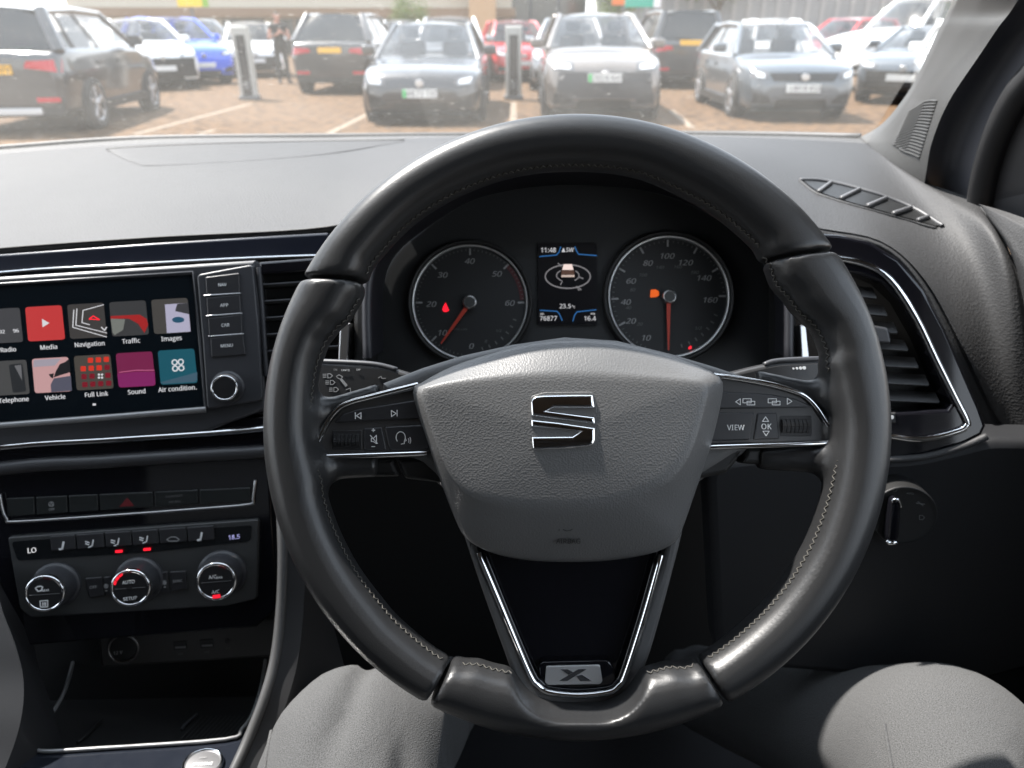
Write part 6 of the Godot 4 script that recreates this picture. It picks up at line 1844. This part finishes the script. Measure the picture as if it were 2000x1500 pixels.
	if s.has("grille"):
		var g: Array = s.grille
		part(t, "grille", patch(nose, g[0], g[1], g[2], g[3], 0.012, 1.0, 12), s.get("grille_m", mats.black_plastic))
		for k in 3:
			var f := (k + 1) / 4.0
			var p0: Vector2 = g[0].lerp(g[3], f)
			var p1: Vector2 = g[1].lerp(g[2], f)
			part(t, "grille_bar", patch(nose, p0 + Vector2(0.03, -0.008), p1 + Vector2(-0.03, -0.008), p1 + Vector2(-0.03, 0.008), p0 + Vector2(0.03, 0.008), 0.02, 1.0, 12), s.get("bar_m", mats.bezel))
	part(t, "lower_intake", patch(nose, Vector2(-hw * 0.46, yb + 0.04), Vector2(hw * 0.46, yb + 0.04), Vector2(hw * 0.42, yb + 0.17), Vector2(-hw * 0.42, yb + 0.17), 0.012, 1.0, 12), trim)
	part(t, "front_lip", patch(nose, Vector2(-hw * 0.84, yb + 0.005), Vector2(hw * 0.84, yb + 0.005), Vector2(hw * 0.84, yb + 0.045), Vector2(-hw * 0.84, yb + 0.045), 0.02, 1.0, 14), trim)
	for sd in [-1, 1]:                                # dark sill, door shut lines and handles
		part(t, "sill_trim", box(Vector3((hw - 0.015) * sd, yb + 0.06, 0), Vector3(0.05, 0.12, L * 0.56), 0.01), trim)
		for z in [cowl - 0.55, -0.35]:
			part(t, "door_handle", box(Vector3((hw + 0.002) * sd, belt - 0.17, z - 0.55), Vector3(0.03, 0.035, 0.2), 0.008), body_paint)
	part(t, "front_plate", slab(rect2(0.52, 0.115, 0, s.get("plate_y", 0.50)), F0 - 0.05, F0 + s.get("plate_out", 0.035)), mat("plate_white", Color(0.62, 0.62, 0.60), 0.5))
	if s.get("ev", false):
		part(t, "plate_band", slab(rect2(0.05, 0.11, -0.23, s.get("plate_y", 0.50)), F0, F0 + s.get("plate_out", 0.035) + 0.004), mat("plate_green", Color(0.05, 0.45, 0.12), 0.5))
	part(t, "badge", slab(ring2(0.06, 16, 0, s.get("badge_y", bon * 0.70), 0.05), F0 - 0.1, F0 + s.get("badge_out", 0.03), 0.006), mats.satin)
	# tail
	var turn := Transform3D(Basis(Vector3.UP, PI), Vector3.ZERO)
	for sd in [-1, 1]:
		part(t, "tail_light", patch(rear, Vector2(hw * 0.45 * sd, belt - 0.20), Vector2(hw * 0.93 * sd, belt - 0.26), Vector2(hw * 0.93 * sd, belt - 0.10), Vector2(hw * 0.5 * sd, belt - 0.12), 0.012, -1.0), mat("tail_red", Color(0.42, 0.012, 0.025), 0.15))
		part(t, "rear_reflector", patch(rear, Vector2(hw * 0.52 * sd, 0.43), Vector2(hw * 0.84 * sd, 0.43), Vector2(hw * 0.84 * sd, 0.49), Vector2(hw * 0.52 * sd, 0.49), 0.02, -1.0), mats.tail_red)
	part(t, "rear_plate", slab(rect2(0.52, 0.115, 0, s.get("rear_plate_y", 0.86)), L / 2 - 0.05, L / 2 + 0.03), mat("plate_yellow", Color(0.75, 0.40, 0.02), 0.5), turn)
	part(t, "rear_bumper", slab(rounded(PackedVector2Array([Vector2(-hw * 0.86, yb), Vector2(hw * 0.86, yb), Vector2(hw * 0.90, yb + 0.24), Vector2(-hw * 0.90, yb + 0.24)]), 0.06, 3), L / 2 - 0.3, L / 2 - 0.01, 0.02), trim, turn)
	if s.has("skid"):
		part(t, "skid_plate", slab(rounded(rect2(hw * 1.1, 0.09, 0, yb + 0.07), 0.03, 3), L / 2 - 0.2, L / 2 + 0.012, 0.012), mat("skid_silver", Color(0.5, 0.5, 0.5), 0.4, 0.4), turn)
	return t
func patch(rows: Array, a: Vector2, b: Vector2, c: Vector2, d: Vector2, lift: float, dir: float, n := 6) -> ArrayMesh:   # a piece of trim laid on the bodywork
	var out := []
	var lim: float = rows[0][0].z if dir > 0 else rows[-1][0].z
	for j in 4:
		var row := []
		for i in n + 1:
			var q := a.lerp(b, i / float(n)).lerp(d.lerp(c, i / float(n)), j / 3.0)
			var best := -99.0
			for r in rows.size() - 1:
				for k in rows[r].size() - 1:
					var p0: Vector3 = rows[r][k]
					var p2: Vector3 = rows[r + 1][k + 1]
					if (p0.x - q.x) * (p2.x - q.x) > 0.02 or (p0.y - q.y) * (p2.y - q.y) > 0.02:
						continue
					for h in 2:
						var x = Geometry3D.ray_intersects_triangle(Vector3(q.x, q.y, 6.0 * dir), Vector3(0, 0, -dir), p0, rows[r][k + 1] if h == 0 else p2, p2 if h == 0 else rows[r + 1][k])
						if x != null:
							best = maxf(best, x.z * dir)
			row.append(Vector3(q.x, q.y, (lim if best < -90.0 else best * dir) + lift * dir))
		out.append(row)
	return grid(out)
func plate_text(t: Node3D, s: String, y: float, z: float, front: bool) -> void:
	var m := TextMesh.new()
	m.text = s
	m.font = font
	m.font_size = 32
	m.pixel_size = 0.08 / 0.72 / 32.0
	m.depth = 0.004
	m.curve_step = 2.0
	part(t, "plate_lettering", m, mats.print_dark, Transform3D(Basis(Vector3.UP, 0.0 if front else PI), Vector3(0.03 if front else 0.0, y, z if front else -z)))
func put(t: Node3D, x, y, turn_deg: float) -> void:
	t.position = on_ground(x, y)
	t.rotation.y = deg_to_rad(turn_deg)
func put_at(t: Node3D, px, dist: float, turn_deg: float) -> void:     # on the ground, dist metres ahead, seen at column px
	var depth := dist * cos(deg_to_rad(PITCH)) + EYE.y * sin(deg_to_rad(PITCH))
	t.position = Vector3((px - 1000.0) / F * depth, 0, -dist)
	t.rotation.y = deg_to_rad(turn_deg)
func parked_cars() -> void:
	var black := paint("paint_black", Color(0.012, 0.012, 0.014))
	var dgrey := paint("paint_dark_grey", Color(0.045, 0.046, 0.048), 0.3)
	var bronze := paint("paint_bronze", Color(0.15, 0.13, 0.115), 0.35)
	var silver := paint("paint_silver", Color(0.30, 0.31, 0.32), 0.6)
	var steel := paint("paint_steel", Color(0.075, 0.088, 0.102), 0.3)
	var white := paint("paint_white", Color(0.72, 0.72, 0.70))
	var blue := paint("paint_blue", Color(0.02, 0.09, 0.62))
	var red := paint("paint_red", Color(0.55, 0.015, 0.02))
	var dark_alloy := mat("dark_alloy", Color(0.08, 0.08, 0.085), 0.35, 0.8)
	# front row, facing us
	var seal := car({"len": 4.75, "wid": 1.88, "hgt": 1.46, "bonnet": 0.86, "belt": 0.92, "nose": 1.35, "rake": 1.05, "back_rake": 0.8, "deck": 0.35, "paint": black, "label": "black electric saloon facing us, nose low, green-edged plate", "lamp_y": 0.72, "lamp_h": 0.16, "plate_y": 0.46, "ev": true, "rim": dark_alloy, "clear": 0.16, "lamp_in": 0.55})
	plate_text(seal, "WK73 TXD", 0.46, 2.375 + 0.037, true)
	put_at(seal, 850, 11.6 + 2.37, 0.5)
	var cupra := car({"len": 4.6, "wid": 1.88, "hgt": 1.60, "bonnet": 1.02, "belt": 1.02, "nose": 1.15, "rake": 0.95, "back_rake": 0.7, "deck": 0.25, "paint": bronze, "label": "bronze grey electric crossover facing us with wide dark lower grille", "lamp_y": 0.80, "lamp_h": 0.17, "plate_y": 0.66, "ev": true, "rim": dark_alloy, "clear": 0.18, "lamp_in": 0.5, "grille": [Vector2(-0.78, 0.26), Vector2(0.78, 0.26), Vector2(0.70, 0.74), Vector2(-0.70, 0.74)], "grille_m": mat("grille_grey", Color(0.035, 0.035, 0.037), 0.5)})
	plate_text(cupra, "OV24 NXT", 0.66, 2.3 + 0.037, true)
	put_at(cupra, 1154, 11.9 + 2.3, -1.0)
	var leon := car({"len": 4.37, "wid": 1.80, "hgt": 1.46, "bonnet": 0.93, "belt": 0.95, "nose": 1.20, "rake": 0.80, "back_rake": 0.45, "deck": 0.18, "paint": steel, "label": "steel grey hatchback facing us with narrow grille and white plate", "lamp_y": 0.73, "lamp_h": 0.16, "plate_y": 0.50, "clear": 0.17, "lamp_in": 0.60, "grille": [Vector2(-0.46, 0.60), Vector2(0.46, 0.60), Vector2(0.54, 0.72), Vector2(-0.54, 0.72)], "badge_y": 0.66, "badge_out": 0.05, "rim": mats.alloy})
	plate_text(leon, "LM18 KGF", 0.50, 2.185 + 0.037, true)
	put_at(leon, 1484, 12.1 + 2.18, -2.0)
	# seen from behind
	var ateca := car({"len": 4.38, "wid": 1.84, "hgt": 1.62, "bonnet": 1.02, "belt": 1.06, "nose": 1.10, "rake": 0.75, "back_rake": 0.30, "deck": 0.16, "paint": dgrey, "rear_tint": true, "label": "dark grey crossover seen from behind with yellow plate and silver bumper strip", "clear": 0.24, "wheel": 0.35, "skid": true, "rear_plate_y": 0.84, "rail": mats.satin})
	plate_text(ateca, "KM19 UFV", 0.84, 2.19 + 0.032, false)
	put_at(ateca, 145, 12.57, 188.0)
	var mg := car({"len": 4.57, "wid": 1.88, "hgt": 1.68, "bonnet": 1.02, "belt": 1.08, "nose": 1.10, "rake": 0.80, "back_rake": 0.55, "deck": 0.18, "paint": black, "rear_tint": true, "label": "black sports utility car seen from behind, next to the standing person", "clear": 0.24, "wheel": 0.35, "rear_plate_y": 0.92})
	put_at(mg, 697, 17.6 + 2.3, 178.0)
	var suv := car({"len": 4.6, "wid": 1.88, "hgt": 1.78, "bonnet": 1.06, "belt": 1.10, "nose": 1.05, "rake": 0.65, "back_rake": 0.25, "deck": 0.14, "paint": dgrey, "rear_tint": true, "label": "dark grey tall car seen from behind between bronze crossover and steel hatchback", "clear": 0.24, "wheel": 0.35, "rear_plate_y": 1.05})
	put_at(suv, 1306, 19.4 + 2.3, 180.0)
	# second row and beyond
	var c1 := car({"len": 4.5, "wid": 1.85, "hgt": 1.66, "bonnet": 1.0, "belt": 1.04, "nose": 1.1, "rake": 0.75, "back_rake": 0.4, "deck": 0.2, "paint": silver, "label": "silver crossover showing its roof behind the black saloon", "clear": 0.2})
	put_at(c1, 884, 19.0 + 2.2, 3.0)
	var c2 := car({"len": 4.1, "wid": 1.78, "hgt": 1.60, "bonnet": 0.98, "belt": 1.0, "nose": 1.0, "rake": 0.7, "back_rake": 0.4, "deck": 0.15, "paint": red, "label": "red hatchback behind the charging post and the bronze crossover", "clear": 0.18})
	put_at(c2, 1004, 22.0 + 2.0, 8.0)
	var c3 := car({"len": 4.4, "wid": 1.82, "hgt": 1.62, "bonnet": 0.98, "belt": 1.02, "nose": 1.1, "rake": 0.75, "back_rake": 0.4, "deck": 0.2, "paint": silver, "label": "silver car with black wheel peeping out behind the bronze crossover", "clear": 0.2, "rim": dark_alloy})
	put_at(c3, 1112, 18.2 + 2.2, -6.0)
	var c4 := car({"len": 4.5, "wid": 1.84, "hgt": 1.60, "bonnet": 1.04, "belt": 1.04, "nose": 1.1, "rake": 0.75, "back_rake": 0.4, "deck": 0.2, "paint": white, "label": "white car with dark nose in front of the blue car", "clear": 0.2, "lamp_in": 0.45, "grille": [Vector2(-0.7, 0.3), Vector2(0.7, 0.3), Vector2(0.75, 0.72), Vector2(-0.75, 0.72)]})
	put_at(c4, 285, 18.6 + 2.0, 38.0)
	var c5 := car({"len": 4.3, "wid": 1.82, "hgt": 1.66, "bonnet": 1.04, "belt": 1.06, "nose": 1.1, "rake": 0.75, "back_rake": 0.4, "deck": 0.2, "paint": blue, "label": "bright blue crossover facing the charging post", "clear": 0.2})
	put_at(c5, 352, 20.6 + 1.8, 42.0)
	var c6 := car({"len": 4.3, "wid": 1.80, "hgt": 1.66, "bonnet": 1.02, "belt": 1.04, "nose": 1.1, "rake": 0.75, "back_rake": 0.4, "deck": 0.2, "paint": silver, "label": "silver hatchback showing its roof behind the blue car", "clear": 0.2})
	put_at(c6, 392, 25.5, 44.0)
	var c7 := car({"len": 4.4, "wid": 1.82, "hgt": 1.58, "bonnet": 0.98, "belt": 1.02, "nose": 1.1, "rake": 0.75, "back_rake": 0.4, "deck": 0.2, "paint": white, "label": "white car with dark bumper between charging post and standing person", "clear": 0.2, "grille": [Vector2(-0.7, 0.28), Vector2(0.7, 0.28), Vector2(0.72, 0.62), Vector2(-0.72, 0.62)]})
	put_at(c7, 500, 26.0, 20.0)
	var c8 := car({"len": 5.3, "wid": 1.90, "hgt": 2.05, "bonnet": 1.30, "belt": 1.38, "nose": 1.45, "rake": 0.6, "back_rake": 0.1, "deck": 1.7, "paint": white, "label": "tall white pickup parked side on near the pillar", "clear": 0.35, "wheel": 0.40})
	put_at(c8, 1790, 20.0, -72.0)
	var c9 := car({"len": 4.4, "wid": 1.84, "hgt": 1.42, "bonnet": 0.95, "belt": 0.97, "nose": 1.3, "rake": 0.85, "back_rake": 0.5, "deck": 0.3, "paint": steel, "label": "grey car with dark grille facing the steel hatchback's side", "clear": 0.18, "grille": [Vector2(-0.6, 0.28), Vector2(0.6, 0.28), Vector2(0.66, 0.62), Vector2(-0.66, 0.62)]})
	put_at(c9, 1795, 16.6, -38.0)
	var c10 := car({"len": 4.2, "wid": 1.80, "hgt": 1.45, "bonnet": 0.94, "belt": 0.96, "nose": 1.2, "rake": 0.8, "back_rake": 0.5, "deck": 0.2, "paint": white, "label": "white car mostly hidden by the windscreen pillar", "clear": 0.18})
	put_at(c10, 1880, 13.6, -25.0)
	var c11 := car({"len": 4.2, "wid": 1.80, "hgt": 1.70, "bonnet": 1.02, "belt": 1.08, "nose": 1.1, "rake": 0.8, "back_rake": 0.4, "deck": 0.2, "paint": red, "label": "red car behind the white pickup", "clear": 0.18})
	put_at(c11, 1640, 26.5, -60.0)
	var c12 := car({"len": 4.4, "wid": 1.82, "hgt": 1.64, "bonnet": 1.0, "belt": 1.05, "nose": 1.1, "rake": 0.8, "back_rake": 0.4, "deck": 0.2, "paint": white, "label": "white car showing its roof behind the steel grey hatchback", "clear": 0.18})
	put_at(c12, 1500, 24.0, -5.0)
	var c13 := car({"len": 4.4, "wid": 1.82, "hgt": 1.70, "bonnet": 1.0, "belt": 1.05, "nose": 1.1, "rake": 0.8, "back_rake": 0.4, "deck": 0.2, "paint": silver, "label": "silver car in the far row behind the black sports utility car", "clear": 0.18})
	put_at(c13, 790, 30.0, 10.0)
